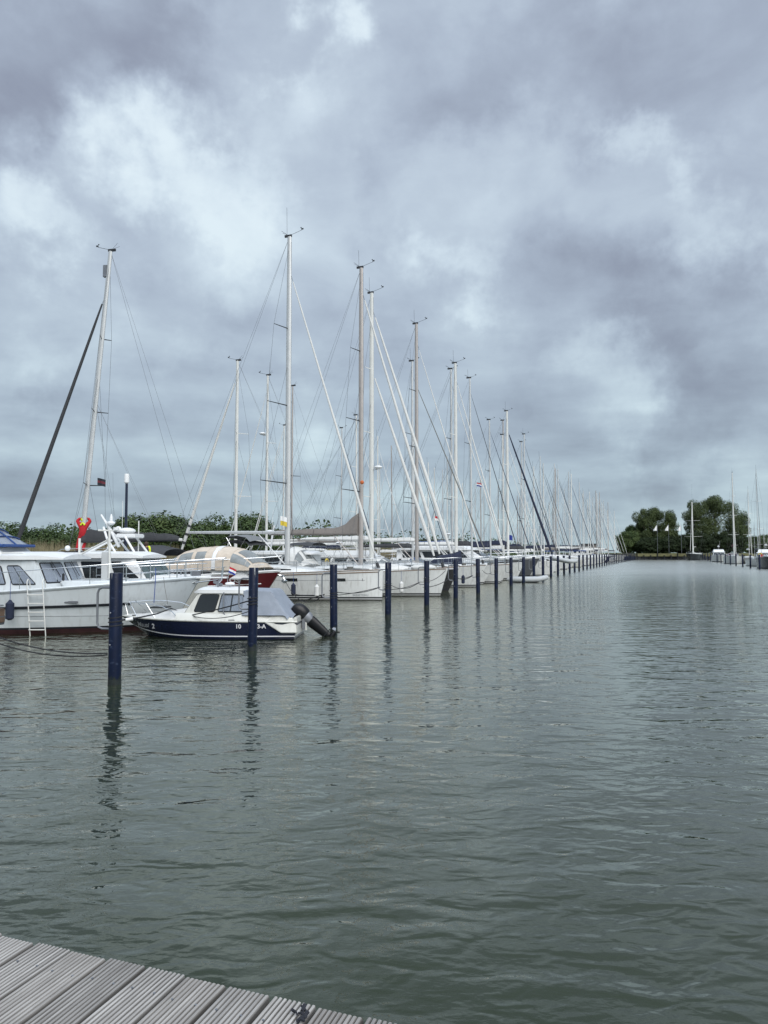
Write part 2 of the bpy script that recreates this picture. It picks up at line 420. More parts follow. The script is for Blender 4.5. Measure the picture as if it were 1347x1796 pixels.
def window(q, uv, parent, glass=None, curt=False, r=.08, out=None, frame=None, gl=True):
    w = panel(q, uv, -.01, .022, frame or rubber, 'window', parent, r, out, .022)
    if curt:
        Q = [Vector(p) for p in q]; nrm = (Q[1]-Q[0]).cross(Q[3]-Q[0]).normalized()
        if nrm.dot(Vector(out)) < 0: nrm = -nrm
        # two curtains, gathered folds, inside the opening's outline
        P = [quadpt(Q, u, v) for u, v in uv]
        if len(P) == 4:
            for u0, u1 in ((.03, .47), (.53, .97)):
                mb = MB(); secs = []
                n = 20
                for i in range(n+1):
                    u = u0+(u1-u0)*i/n; o = .018+.006*math.sin(i*1.9)
                    a = quadpt(P, u, .05)+nrm*o; b = quadpt(P, u, .95)+nrm*o; secs.append([a, b])
                mb.loft(secs, curtain); mb.build('curtain', w)
        panel(q, uv, .03, .004, wglass, 'pane', w, r, out)
    else:
        panel(q, uv, .013, .004, glass or glassd, 'pane', w, r, out)
    return w
def frustum(parent, x0b, x1b, wb, z0, x0t, x1t, wt, z1, m, name='cabin', bevel=.04, yc=0.):
    """house walls; returns its four side quads: near(-y), far(+y), front(+x), back(-x)"""
    A = [Vector((x0b, -wb+yc, z0)), Vector((x1b, -wb+yc, z0)), Vector((x1b, wb+yc, z0)), Vector((x0b, wb+yc, z0))]
    T = [Vector((x0t, -wt+yc, z1)), Vector((x1t, -wt+yc, z1)), Vector((x1t, wt+yc, z1)), Vector((x0t, wt+yc, z1))]
    mb = MB(); mb.add(A+T, [(0,1,5,4),(1,2,6,5),(2,3,7,6),(3,0,4,7),(4,5,6,7),(0,3,2,1)], m)
    o = mb.build(name, parent, bevel=bevel)
    return o, dict(n=[A[0], A[1], T[1], T[0]], f=[A[2], A[3], T[3], T[2]], fr=[A[1], A[2], T[2], T[1]], b=[A[3], A[0], T[0], T[3]])
def roof(parent, x0, x1, w, z, th, m, name='roof', camber=.08, nose=.0, sx=0.):
    mb = MB(); secs = []
    n = 12
    for i in range(n+1):
        t = i/n; x = x0+(x1-x0)*t; e = 1-(abs(2*t-1))**6*.22
        zt = z+th*min(1, min(t, 1-t)*8+.35)+sx*(t-.5)
        row = []
        for j in range(9):
            s_ = j/4-1; row.append((x, w*e*s_, zt+camber*(1-s_*s_)))
        low = [(x, w*e*(1-j/2), z+sx*(t-.5)) for j in range(5)]
        secs.append(row+low)
    mb.loft(secs, m, closed=True, caps=True); return mb.build(name, parent)
def text_mesh(s, size, shear=0., bold=0.):
    c = bpy.data.curves.new('lettering', 'FONT'); c.body = s; c.size = size; c.shear = shear; c.offset = bold
    o = bpy.data.objects.new('lettering', c); col.objects.link(o)
    bpy.context.view_layer.update()
    me = bpy.data.meshes.new_from_object(o.evaluated_get(bpy.context.evaluated_depsgraph_get()))
    v = [tuple(p.co) for p in me.vertices]; f = [tuple(p.vertices) for p in me.polygons]
    bpy.data.objects.remove(o); bpy.data.curves.remove(c); bpy.data.meshes.remove(me)
    return v, f
def lettering(h, s, size, x, z, sd, dx, m, parent, shear=0., bold=0., slope=0., label=None):
    v, f = text_mesh(s, size, shear, bold); mb = MB(); vs = []
    for p in v:
        X = x+dx*p[0]; Z = z+p[1]+slope*p[0]; t = h.inv(X, Z); vs.append(h.pt(t, Z, sd, .012))
    mb.add(vs, f, m); o = mb.build('lettering', parent, smooth=False)
    if label: o['label'] = label
    return o
def wirep(parent, a, b, name='shroud', r=.009, m=None, n=3):
    return MB().tube([a, b], r, m or wire, n, cap=False).build(name, parent)

# ------------------------------------------------------------------ sailing yacht
def yacht(name, label, cat, loc, heading, L=12., B=3.9, zb=1.5, zm=1.15, zs=1.2, mast_s=5., top=18., boomL=5.2, boomz=3.1,
          hullm=None, stripe=None, rake=.5, srake=-.4, boots=None, anti=None, mastm=None, mr=.10, nsp=2, genoa=None, gr=.055,
          cover=None, coverh=.32, stack=False, lazy=False, hood=None, bim=None, lvl=1, group=None, mrake=0., spr_side=1.05, radar=None,
          cabin=True, cabz=.42, furl_top=.93, second=None, antenna=True, wheel=True, fore_s=.25, boomm=None, hoodh=1., hoodx=.15, winds=None, wlb=.35):
    root = thing(name, label, cat, loc, heading, group)
    h = Hull(L, B, zb, zm, zs, SAIL, rake, srake, .9, wlb)
    hm = hullm or white; bt = boots or boot
    bands = [((-.10,), stripe or hm, 1), ((-.14,), hm if stripe else hm, 1), (.17, hm, 6), (.09, bt, 1), (.05, hm, 1), (-.5, anti or antik, 3)]
    h.build(root, bands, 30 if lvl < 2 else 14)
    h.deck(root)
    if lvl < 2: h.rail(root, teak if lvl == 0 else alu, .025)
    bx = L/2
    mx = bx-mast_s
    zd = h.zs((mx+L/2)/L)
    if cabin:
        x0, x1 = -L*.12, L*.26; secs = []; wt = B*.30
        for i in range(13):
            t = i/12; x = x0+(x1-x0)*t; zz = h.zs((x+L/2)/L)+.01; hgt = cabz*(1-max(0, (t-.45)/.55)**1.7*.93); w = wt*(1-.45*t**2.2)
            secs.append([(x, -w-.12, zz), (x, -w, zz+hgt*.75), (x, -w*.75, zz+hgt*.97), (x, 0, zz+hgt*1.06), (x, w*.75, zz+hgt*.97), (x, w, zz+hgt*.75), (x, w+.12, zz)])
        cr = MB().loft(secs, white, caps=True).build('coachroof', root)
        for sd in (-1, 1):
            if lvl == 0 or sd == -1:
                def cp(t, v):
                    i = min(int(t*12), 11); k = t*12-i
                    a = Vector(secs[i][0 if sd < 0 else 6]).lerp(Vector(secs[i+1][0 if sd < 0 else 6]), k)
                    b = Vector(secs[i][1 if sd < 0 else 5]).lerp(Vector(secs[i+1][1 if sd < 0 else 5]), k); return a.lerp(b, v)
                # one long tapering window
                n = 10; up = [cp(.06+.66*i/n, .82-.02*i/n)+Vector((0, sd*.008, .004)) for i in range(n+1)]
                lo = [cp(.06+.66*i/n, .30+.28*(i/n)**2)+Vector((0, sd*.008, .004)) for i in range(n+1)]
                mb = MB(); mb.loft([[a, b] for a, b in zip(up, lo)], glassd); mb.build('window', root)
        if lvl == 0:
            for xh in (L*.31, L*.12):
                zh = h.zs((xh+L/2)/L)+(.08 if xh > L*.26 else cabz*.95)
                fr = MB().box((xh, 0, zh), (.62, .6, .05), alu).build('deck_hatch', root, bevel=.012)
                MB().box((xh, 0, zh+.03), (.52, .5, .012), glassd).build('pane', fr, bevel=.004)
            for sd in (-1, 1):
                MB().tube([(L*.0, sd*B*.22, zd+cabz+.08), (L*.02, sd*B*.22, zd+cabz+.16), (L*.17, sd*B*.17, zd+cabz+.1), (L*.19, sd*B*.17, zd+cabz+.0)], .014, chrome, 5).build('grab_rail', root)
    # mast
    mt = Vector((mx-mrake*(top-zd), 0, top)); mb0 = Vector((mx, 0, zd+(.2 if cabin else 0)))
    mm = mastm or alu
    nm = 6
    vs_ = 1. if lvl == 0 else .7
    mast = MB().tube([mb0.lerp(mt, i/nm) for i in range(nm+1)], [mr]*(nm-1)+[mr*.92, mr*.78], mm, 10, flat=.68).build('mast', root)
    if lvl < 2:
        MB().tube([mb0+Vector((mr*.9, 0, 0)), mt+Vector((mr*.75, 0, -.3))], .012, ropeg if lvl else cloth, 4).build('halyard', mast)
        MB().box(mt+Vector((-.08, 0, .05)), (.42, .09, .12), alublk).build('masthead', mast)
        mb = MB(); mb.tube([mt, mt+Vector((.1, 0, .1)), mt+Vector((.75*vs_, 0, .28*vs_))], .011*vs_, alublk, 4)
        mb.box(mt+Vector((.78*vs_, 0, .34*vs_)), (.13*vs_, .02, .08*vs_), alublk); mb.ell(mt+Vector((.7*vs_, 0, .42*vs_)), (.04*vs_, .04*vs_, .03), alublk, 6, 4)
        mb.tube([mt+Vector((-.1, 0, .1)), mt+Vector((-.5, .15, .34))], .008, alublk, 4); mb.tube([mt+Vector((-.1, 0, .1)), mt+Vector((-.4, -.2, .3))], .008, alublk, 4)
        mb.build('wind_vane', mast)
    if antenna: MB().tube([mt+Vector((-.15, 0, 0)), mt+Vector((-.18, 0, 1.1 if antenna is True else antenna))], .008 if lvl < 2 else .012, alublk, 4).build('antenna', mast)
    # spreaders, shrouds
    hh = top-zd; tips = []
    sweep = .42 if nsp > 1 else .3
    for i in range(nsp):
        f = (i+1)/(nsp+1)*.93+.02; c = mb0.lerp(mt, f); wsp = spr_side*(1-.22*i)
        for sd in (-1, 1):
            tip = c+Vector((-wsp*sweep, sd*wsp, .06)); tips.append((sd, i, tip))
            MB().tube([c, tip], [.035, .02], alublk if mm in (alu, alud) and lvl < 2 else mm, 5, flat=.5).build('spreader', mast)
    for sd in (-1, 1):
        tp = [t for s_, i, t in tips if s_ == sd]
        t_ = (mx+L/2)/L-.03; cpn = h.pt(t_, h.zs(t_), sd, -.18)
        pts = [cpn]+tp+[mb0.lerp(mt, .975 if not second else .9)]
        MB().tube(pts, .009 if lvl < 2 else .011, wire, 3, cap=False).build('shroud', root)
        if lvl < 2:
            wirep(root, cpn+Vector((.1, 0, 0)), mb0.lerp(mt, .28), 'lower_shroud')
            if nsp > 1: wirep(root, tp[0], mb0.lerp(mt, .62), 'diagonal_stay')
    # forestay with furled genoa
    fb = Vector((bx-fore_s, 0, h.zs(.98)+.12)); ft = mb0.lerp(mt, furl_top)
    gm = genoa or cvwhite; n = 10; ga = fb.lerp(ft, .045); gb = fb.lerp(ft, .955)
    gp = [ga.lerp(gb, i/n) for i in range(n+1)]
    if lvl < 2: wirep(root, fb, ft, 'forestay', .012)
    g_ = MB().tube(gp, [gr*.55]+[gr*(1.15-.65*(i/n)) for i in range(1, n)]+[gr*.35], gm, 8).build('furled_genoa', root)
    if lvl == 0:
        MB().tube([fb, fb+(ft-fb).normalized()*.28], [.09, .075], alublk, 10).build('furler_drum', root)
    if second:
        s2 = bx-second; fb2 = Vector((s2, 0, h.zs(.9)+.12)); ft2 = mb0.lerp(mt, furl_top*.97 if second < .9 else .72)
        MB().tube([fb2.lerp(ft2, .05+.9*i/n) for i in range(n+1)], [gr*.5]+[gr*(1.1-.6*(i/n)) for i in range(1, n)]+[gr*.3], gm, 8).build('furled_staysail', root)
    # backstay
    sx = -L/2+.25
    sp_ = Vector((sx+1.6, 0, 4.2))
    MB().tube([mt, sp_, (sx, -B*.3, zs)], .008 if lvl < 2 else .011, wire, 3, cap=False).build('backstay', root)
    if lvl < 2: wirep(root, sp_, (sx, B*.3, zs), 'backstay', .008)
    if lvl == 0:
        wirep(root, mt, (sx, 0, zs+.3), 'topping_lift', .007); 
    # boom, vang, sail cover
    b0 = Vector((mx-mr, 0, boomz)); b1 = Vector((mx-mr-boomL, 0, boomz+.06))
    bo = MB().tube([b0, b0.lerp(b1, .5), b1], [.085, .09, .07] if lvl < 2 else .09, boomm or (mm if mm != alublk else alu), 8, flat=.7).build('boom', root)
    if lvl < 2:
        MB().tube([Vector((mx-mr, 0, zd+cabz*.6+.2)), b0.lerp(b1, .28)], [.035, .028], mm, 6).build('kicking_strap', root)
        MB().tube([b0.lerp(b1, .72), Vector((mx-mr-boomL*.72, 0, zd+cabz+.1))], .012, cloth, 4).build('mainsheet', root)
    if cover:
        n = 14; secs = []
        for i in range(n+1):
            t = i/n; c = b0.lerp(b1, t*.97+.0); hgt = coverh*(1.25-.75*t)*(1 if 0 < i < n else .6)*(1+.08*math.sin(i*2.7))
            if stack: hgt += max(0, 1-t/.22)**1.5*1.0
            w = .15*(1.15-.4*t)
            if stack: w *= 1+max(0, 1-t/.2)*.5
            dp = -.11
            row = []
            for j in range(10):
                a = 2*math.pi*j/10; row.append((c.x+(0 if i else .0), c.y+w*math.cos(a)*(1 if math.sin(a) < .2 else .75), c.z+.02+(hgt*max(math.sin(a), 0)+abs(dp)*min(math.sin(a), 0))))
            secs.append(row)
        cv = MB().loft(secs, cover, closed=True, caps=True).build('sail_cover', root)
        if lvl < 2:
            for t in (.25, .5, .75):
                c = b0.lerp(b1, t*.97); MB().tube([c+Vector((0, -.16, -.1)), c+Vector((0, -.12, .15)), c+Vector((0, 0, coverh*(1.25-.75*t)+.05))], .012, cloth, 4).build('strap', cv)
            if lazy or lvl == 0:
                for sd in (-1, 1):
                    for t in (.35, .75): wirep(root, b0.lerp(b1, t)+Vector((0, sd*.14, .2)), mb0.lerp(mt, .52), 'lazy_jack', .006)
    # pulpit, pushpit, stanchions, lifelines
    if lvl < 2:
        zt = zb+.62
        def dp_(t, sd): return h.pt(t, h.zs(t), sd, -.06)
        a1, a2 = dp_(.9, -1), dp_(.9, 1); tipp = Vector((bx+.12, 0, zt))
        mb = MB(); up = Vector((0, 0, .60))
        mb.tube([a1, a1+up, dp_(.965, -1)+up+Vector((0, 0, .03)), tipp+Vector((0, -.14, 0)), tipp+Vector((0, .14, 0)), dp_(.965, 1)+up+Vector((0, 0, .03)), a2+up, a2], .014, chrome, 5)
        mb.tube([dp_(.965, -1), dp_(.965, -1)+up+Vector((0, 0, .03))], .013, chrome, 5); mb.tube([dp_(.965, 1), dp_(.965, 1)+up+Vector((0, 0, .03))], .013, chrome, 5)
        mb.tube([a1+up*.5, dp_(.965, -1)+up*.5], .011, chrome, 4)
        mb.build('pulpit', root)
        mb = MB(); s1, s2_ = dp_(.13, -1), dp_(.13, 1); e1, e2 = dp_(.01, -1), dp_(.01, 1)
        for k in (1, .5): mb.tube([s1+up*k, e1+up*k+Vector((-.03, .12, 0)), e1.lerp(e2, .3)+up*k], .014, chrome, 5); mb.tube([s2_+up*k, e2+up*k+Vector((-.03, -.12, 0)), e1.lerp(e2, .7)+up*k], .014, chrome, 5)
        for p_ in (s1, s2_, e1.lerp(e2, .3), e1.lerp(e2, .7), e1.lerp(e2, .05), e1.lerp(e2, .95)): mb.tube([p_, p_+up], .013, chrome, 5)
        mb.build('pushpit', root)
        ts = [.27, .42, .56, .7, .8]
        for sd in (-1, 1):
            for t in ts: MB().tube([dp_(t, sd), dp_(t, sd)+up], .012, chrome, 5).build('stanchion', root)
            for k in (1, .52):
                MB().tube([dp_(t, sd)+up*k for t in [.13]+ts+[.9]], .006 if lvl == 0 else .008, chrome, 3, cap=False).build('lifeline', root)
    # sprayhood
    if hood:
        x0 = -L*hoodx; w = B*.34; zz = h.zs(.35)+cabz*.75; secs = []
        for i in range(7):
            t = i/6; x = x0+.95-1.15*t; hg = .62*math.sin(min(1, .12+t*1.0)*math.pi/2); 
            secs.append([(x-.0, w*math.cos(a), zz+hg*(math.sin(a)**.6 if math.sin(a) > 1e-3 else 0)) for a in [math.pi*j/10 for j in range(11)]])
        hd = MB().loft([[(p[0], p[1], zz+(p[2]-zz)*hoodh) for p in q] for q in secs], hood).build('sprayhood', root)
        if lvl < 2:
            for j0, j1 in ((1, 3), (4, 6), (7, 9)):
                q = [[Vector((p[0], p[1], zz+(p[2]-zz)*hoodh))+Vector((.012, 0, .02)) for p in r_[j0:j1+1]] for r_ in secs[1:4]]
                MB().loft(q, clearv).build('clear_panel', hd)
            for i in (3, 6): MB().tube([Vector((p[0], p[1], zz+(p[2]-zz)*hoodh))+Vector((0, 0, .012)) for p in secs[i]], .014, chrome, 4).build('hoop', hd)
    if bim:
        x0 = -L*.42; w = B*.36; secs = []
        for i in range(6):
            x = x0+1.9*i/5; secs.append([(x, -w+2*w*j/6, 3.0+.16*(1-(j/3-1)**2)+.06*math.sin(math.pi*i/5)-(.1 if j in (0, 6) else 0)) for j in range(7)])
        bm_ = MB().loft(secs, bim).build('bimini', root)
        for x in (x0+.05, x0+1.0, x0+1.85): MB().tube([(x0+1.0, -w, 1.5), (x, -w, 2.92), (x, w, 2.92), (x0+1.0, w, 1.5)], .014, chrome, 4).build('hoop', bm_)
    if wheel and lvl < 2:
        xw = -L*.36; c = Vector((xw, 0, 1.7)); MB().tube([c+Vector((0, .48*math.cos(a), .48*math.sin(a))) for a in [2*math.pi*i/18 for i in range(19)]], .016, cloth, 5).build('steering_wheel', root)
        MB().box((xw+.15, 0, 1.35), (.2, .3, .8), white).build('steering_pedestal', root, bevel=.03)
    if lvl < 2:
        for sd in (-1, 1):
            for xw in (-L*.2, -L*.28): MB().tube([(xw, sd*B*.36, zs+.2), (xw, sd*B*.36, zs+.42), (xw, sd*B*.36, zs+.5)], [.09, .07, .09], chrome, 8).build('winch', root)
        MB().tube([(-L*.47, -.9+.26*math.cos(a), zs+.55+.26*math.sin(a)) for a in [math.pi*(-.35+1.7*i/12) for i in range(13)]], .065, flagyel if int(top*10) % 3 == 0 else cvwhite, 7).build('horseshoe_buoy', root)
        MB().box((-L*.46, .95, zs+.55), (.22, .28, .42), alublk if int(top*10) % 2 else galv).build('stowed_outboard', root, bevel=.04)
        mb = MB()
        for i in range(5): mb.tube([(L*.36+.16*math.cos(a), .25+.2*math.sin(a), h.zs(.86)+.09+.03*i) for a in [2*math.pi*j/10 for j in range(11)]], .016, ropeg, 4)
        mb.build('rope_coil', root)
        MB().box((-L*.40, 0, zs+.32), (1.5, B*.62, .5), white).build('cockpit_coaming', root, bevel=.06)
    if radar:
        c = mb0.lerp(mt, radar)+Vector((mr+.32, 0, 0)); MB().ell(c, (.28, .28, .12), roofw, 14, 8).build('radar_dome', mast)
        MB().box(c+Vector((-.2, 0, -.14)), (.35, .12, .05), alu).build('radar_bracket', mast)
    return root, h
# ------------------------------------------------------------------ water, land
def water_mat():
    m = bpy.data.materials.new('harbour_water'); m.use_nodes = True; nt = m.node_tree; N = nt.nodes; Lk = nt.links
    b = N['Principled BSDF']; b.inputs['Base Color'].default_value = (.022, .036, .026, 1)
    b.inputs['Roughness'].default_value = .02; b.inputs['IOR'].default_value = 1.45
    g = N.new('ShaderNodeNewGeometry')
    def nz(sx, sy, rot, det, rough, dist=0., off=0.):
        mp = N.new('ShaderNodeMapping'); mp.inputs['Scale'].default_value = (sx, sy, 1); mp.inputs['Rotation'].default_value = (0, 0, R(rot))
        mp.inputs['Location'].default_value = (off, off*.7, 0); Lk.new(g.outputs['Position'], mp.inputs[0])
        n = N.new('ShaderNodeTexNoise'); n.inputs['Scale'].default_value = 1; n.inputs['Detail'].default_value = det
        n.inputs['Roughness'].default_value = rough; n.inputs['Distortion'].default_value = dist
        Lk.new(mp.outputs[0], n.inputs['Vector']); return n.outputs[0]
    def M(op, a, b_=None, c=None):
        n = N.new('ShaderNodeMath'); n.operation = op
        for i, v in enumerate((a, b_, c)):
            if v is None: continue
            if isinstance(v, (int, float)): n.inputs[i].default_value = v
            else: Lk.new(v, n.inputs[i])
        return n.outputs[0]
    swell = nz(.8, 1.7, 14, 1, .4, .8)             # long low undulation
    rip = nz(2.8, 5.2, 12, 1, .4, .9, 3.)            # ripples running across
    rip2 = nz(5.0, 7.5, -38, 1, .4, .6, 9.)          # a crossing set
    fine = nz(12, 20, 6, 2, .5, .3, 5.)
    patch = nz(.10, .16, 20, 3, .55, .8, 11.)        # wind patches
    pm = N.new('ShaderNodeMapRange'); pm.interpolation_type = 'SMOOTHSTEP'
    pm.inputs['From Min'].default_value = .38; pm.inputs['From Max'].default_value = .62
    pm.inputs['To Min'].default_value = .30; pm.inputs['To Max'].default_value = 1.35; Lk.new(patch, pm.inputs[0])
    h = M('MULTIPLY', swell, .043)
    # the open basin is ruffled, the corner by the boardwalk lies in the lee
    sp = N.new('ShaderNodeSeparateXYZ'); Lk.new(g.outputs['Position'], sp.inputs[0])
    lee = N.new('ShaderNodeMapRange'); lee.inputs['From Min'].default_value = 18; lee.inputs['From Max'].default_value = 75; lee.inputs['To Min'].default_value = 1.; lee.inputs['To Max'].default_value = 2.0
    Lk.new(sp.outputs[1], lee.inputs[0])
    r = M('MULTIPLY', M('MULTIPLY', M('MULTIPLY_ADD', fine, .0026, M('MULTIPLY', rip2, .0060)), pm.outputs[0]), lee.outputs[0])
    h = M('ADD', h, M('MULTIPLY_ADD', rip, .0160, r))
    bp = N.new('ShaderNodeBump'); bp.inputs['Strength'].default_value = 1; bp.inputs['Distance'].default_value = 1
    Lk.new(h, bp.inputs['Height'])
    out = N['Material Output']; df = N.new('ShaderNodeBsdfDiffuse'); gl = N.new('ShaderNodeBsdfGlossy'); gl.inputs['Roughness'].default_value = .02; gl.inputs[0].default_value = (1, 1, .94, 1)
    lw = N.new('ShaderNodeLayerWeight'); Lk.new(bp.outputs[0], lw.inputs['Normal']); Lk.new(bp.outputs[0], gl.inputs['Normal']); Lk.new(bp.outputs[0], df.inputs['Normal'])
    rg_ = N.new('ShaderNodeMapRange'); rg_.inputs['From Min'].default_value = 16; rg_.inputs['From Max'].default_value = 95; rg_.inputs['To Min'].default_value = .02; rg_.inputs['To Max'].default_value = .27
    Lk.new(sp.outputs[1], rg_.inputs[0]); Lk.new(rg_.outputs[0], gl.inputs['Roughness'])      # cat's paws too small to see one by one
    fr = M('MULTIPLY_ADD', M('POWER', lw.outputs['Facing'], 3.5), .985, .01)
    ms = N.new('ShaderNodeMixShader'); Lk.new(fr, ms.inputs[0]); Lk.new(df.outputs[0], ms.inputs[1]); Lk.new(gl.outputs[0], ms.inputs[2]); Lk.new(ms.outputs[0], out.inputs[0])
    # murk differs a little from place to place
    r_ = N.new('ShaderNodeMix'); r_.data_type = 'RGBA'; Lk.new(patch, r_.inputs[0])
    r_.inputs[6].default_value = (.024, .031, .017, 1); r_.inputs[7].default_value = (.020, .031, .018, 1); Lk.new(r_.outputs[2], df.inputs[0]); N.remove(b)
    return m
wmat = water_mat()
w_ = MB(); w_.add([(-700, -60, 0), (900, -60, 0), (900, 1500, 0), (-700, 1500, 0)], [(0, 1, 2, 3)], wmat)
tag(w_.build('water', smooth=False), kind='structure')
def patchland(name, poly, z0, z1, m):
    mb = MB(); n = len(poly); c = sum((Vector(p) for p in poly), Vector((0, 0)))/n
    ins = [Vector(p)+(c-Vector(p)).normalized()*3.2 for p in poly]
    mb.add([(x, y, z0) for x, y in poly]+[(p.x, p.y, z1) for p in ins], [tuple(range(n, 2*n))]+[(i, (i+1) % n, n+(i+1) % n, n+i) for i in range(n)], m)
    return tag(mb.build(name), kind='structure')
def xy(p): return (p.x, p.y)
patchland('bank_ground', [xy(W(-160, 44)), xy(W(236, 44)), xy(W(236, 700)), xy(W(-160, 700))], -.6, .75, grassm)
patchland('field', [xy(W(262, 700)), xy(W(262, -900)), xy(W(1400, -900)), xy(W(1400, 700))], -.6, .95, grassm)

# ------------------------------------------------------------------ boardwalk under the camera
def boardwalk():
    root = thing('boardwalk', 'weathered grey grooved timber boardwalk in the bottom left corner', 'boardwalk')
    m = bpy.data.materials.new('weathered_plank'); m.use_nodes = True; nt = m.node_tree; N = nt.nodes; Lk = nt.links
    b = N['Principled BSDF']; b.inputs['Roughness'].default_value = .78
    tc = N.new('ShaderNodeTexCoord'); mp = N.new('ShaderNodeMapping'); mp.inputs['Scale'].default_value = (2.2, 70, 20); Lk.new(tc.outputs['Object'], mp.inputs[0])
    oi = N.new('ShaderNodeObjectInfo'); ad = N.new('ShaderNodeVectorMath'); ad.operation = 'ADD'
    sc2 = N.new('ShaderNodeVectorMath'); sc2.operation = 'SCALE'; sc2.inputs[0].default_value = (37, 11, 5); Lk.new(oi.outputs['Random'], sc2.inputs['Scale'])
    Lk.new(mp.outputs[0], ad.inputs[0]); Lk.new(sc2.outputs[0], ad.inputs[1])
    n = N.new('ShaderNodeTexNoise'); n.inputs['Scale'].default_value = 1; n.inputs['Detail'].default_value = 7; n.inputs['Roughness'].default_value = .65
    Lk.new(ad.outputs[0], n.inputs['Vector'])
    n2 = N.new('ShaderNodeTexNoise'); n2.inputs['Scale'].default_value = 3.5; n2.inputs['Detail'].default_value = 4; Lk.new(tc.outputs['Object'], n2.inputs['Vector'])
    av = N.new('ShaderNodeMath'); av.operation = 'MULTIPLY_ADD'; av.inputs[1].default_value = .5; Lk.new(n2.outputs[0], av.inputs[0]); Lk.new(n.outputs[0], av.inputs[2])
    rp = N.new('ShaderNodeValToRGB'); e = rp.color_ramp.elements; e[0].position = .55; e[0].color = (.26, .243, .225, 1); e[1].position = .95; e[1].color = (.52, .495, .465, 1)
    q = e.new(.75); q.color = (.36, .34, .318, 1)
    Lk.new(av.outputs[0], rp.inputs[0])
    hs = N.new('ShaderNodeHueSaturation'); Lk.new(rp.outputs[0], hs.inputs['Color'])
    mr = N.new('ShaderNodeMapRange'); mr.inputs['To Min'].default_value = .72; mr.inputs['To Max'].default_value = 1.2; Lk.new(oi.outputs['Random'], mr.inputs[0]); Lk.new(mr.outputs[0], hs.inputs['Value'])
    # groove shade painted into the plank colour, darker with depth
    so = N.new('ShaderNodeSeparateXYZ'); Lk.new(tc.outputs['Object'], so.inputs[0])
    gz = N.new('ShaderNodeMapRange'); gz.inputs['From Min'].default_value = -.009; gz.inputs['From Max'].default_value = -.001; gz.inputs['To Min'].default_value = .36; gz.inputs['To Max'].default_value = 1.0; Lk.new(so.outputs[2], gz.inputs[0])
    dm = N.new('ShaderNodeVectorMath'); dm.operation = 'SCALE'; Lk.new(hs.outputs[0], dm.inputs[0]); Lk.new(gz.outputs[0], dm.inputs['Scale'])
    Lk.new(dm.outputs[0], b.inputs['Base Color'])
    bp = N.new('ShaderNodeBump'); bp.inputs['Strength'].default_value = .5; bp.inputs['Distance'].default_value = .002; Lk.new(n.outputs[0], bp.inputs['Height']); Lk.new(bp.outputs[0], b.inputs['Normal'])
    zt = 1.0; PW, GAP = .158, .012
    e0 = Vector((-1.026, 2.820, 0))
    meshes = []
    for kk in range(3):
        nr = 9; prof = []; pit = PW/nr
        for r in range(nr):
            a = r*pit
            prof += [(a+pit*.08, -.012), (a+pit*.22, -.0012), (a+pit*.50, 0), (a+pit*.78, -.0012), (a+pit*.92, -.012)]
        prof = [(0, -.028), (0, -.008)]+prof+[(PW, -.008), (PW, -.028)]
        rnd = random.Random(kk); secs = []
        for i, x in enumerate((0, -.004, -.5, -1.6, -2.9, -4.2)):
            secs.append([(x, y+.0015*math.sin(i*2+kk), z-(.003 if i == 0 and z > -.02 else 0)+.0012*math.sin(i*1.7+kk)) for y, z in prof])
        mb = MB(); mb.loft(secs, m, closed=True, caps=True); o = mb.build('plank', root); meshes.append(o.data); bpy.data.objects.remove(o)
    rnd = random.Random(4)
    for i in range(-24, 26):
        o = bpy.data.objects.new('plank', meshes[i % 3]); col.objects.link(o); o.parent = root
        p = e0-V*(PW+GAP)*i+U*rnd.uniform(-.006, .012); o.location = (p.x, p.y, zt+rnd.uniform(-.002, .002)); o.rotation_euler = (0, 0, AU+rnd.uniform(-.002, .002))
        # screws near the end of each plank
        for k in (.035, .127):
            if -12 < i < 12:
                s = MB().tube([(-.13, k, -.006), (-.13, k, .0006)], .0042, galv, 8).build('screw', o)
    for k, (du, w) in enumerate(((-.16, .09), (-1.6, .09), (-3.2, .09))):
        c = e0+U*du; MB().box((c.x, c.y, zt-.11), (.09, 8.6, .16), wood, rz=AU).build('joist', root)
    for du in (-.2, -3.1):
        for dv in (-3, 0, 3):
            c = e0+U*du+V*dv; MB().tube([(c.x, c.y, -1.5), (c.x, c.y, zt-.19)], .12, wood, 12).build('post', root)
    return root, meshes
bw_root, _pl = boardwalk()
# a dark knot of old weed lodged between two planks
p = at(530, 1778, 2.7); 
mb = MB(); rk = random.Random(3); 
q0 = W(0, 0)*0
def on_deck(x, y, z=1.0):
    r = ray(x, y); t = (z-H)/r.z; return Vector((r.x*t, r.y*t, z))
kp = on_deck(527, 1784)
for i in range(14):
    a = kp+Vector((rk.uniform(-.02, .02), rk.uniform(-.03, .03), .004)); mb.tube([a, a+Vector((rk.uniform(-.02, .02), rk.uniform(-.02, .02), rk.uniform(.002, .014)))], rk.uniform(.003, .007), cloth, 5)
tag(mb.build('debris_clump'), 'small dark clump of debris lodged between two planks at the boardwalk edge', 'debris')

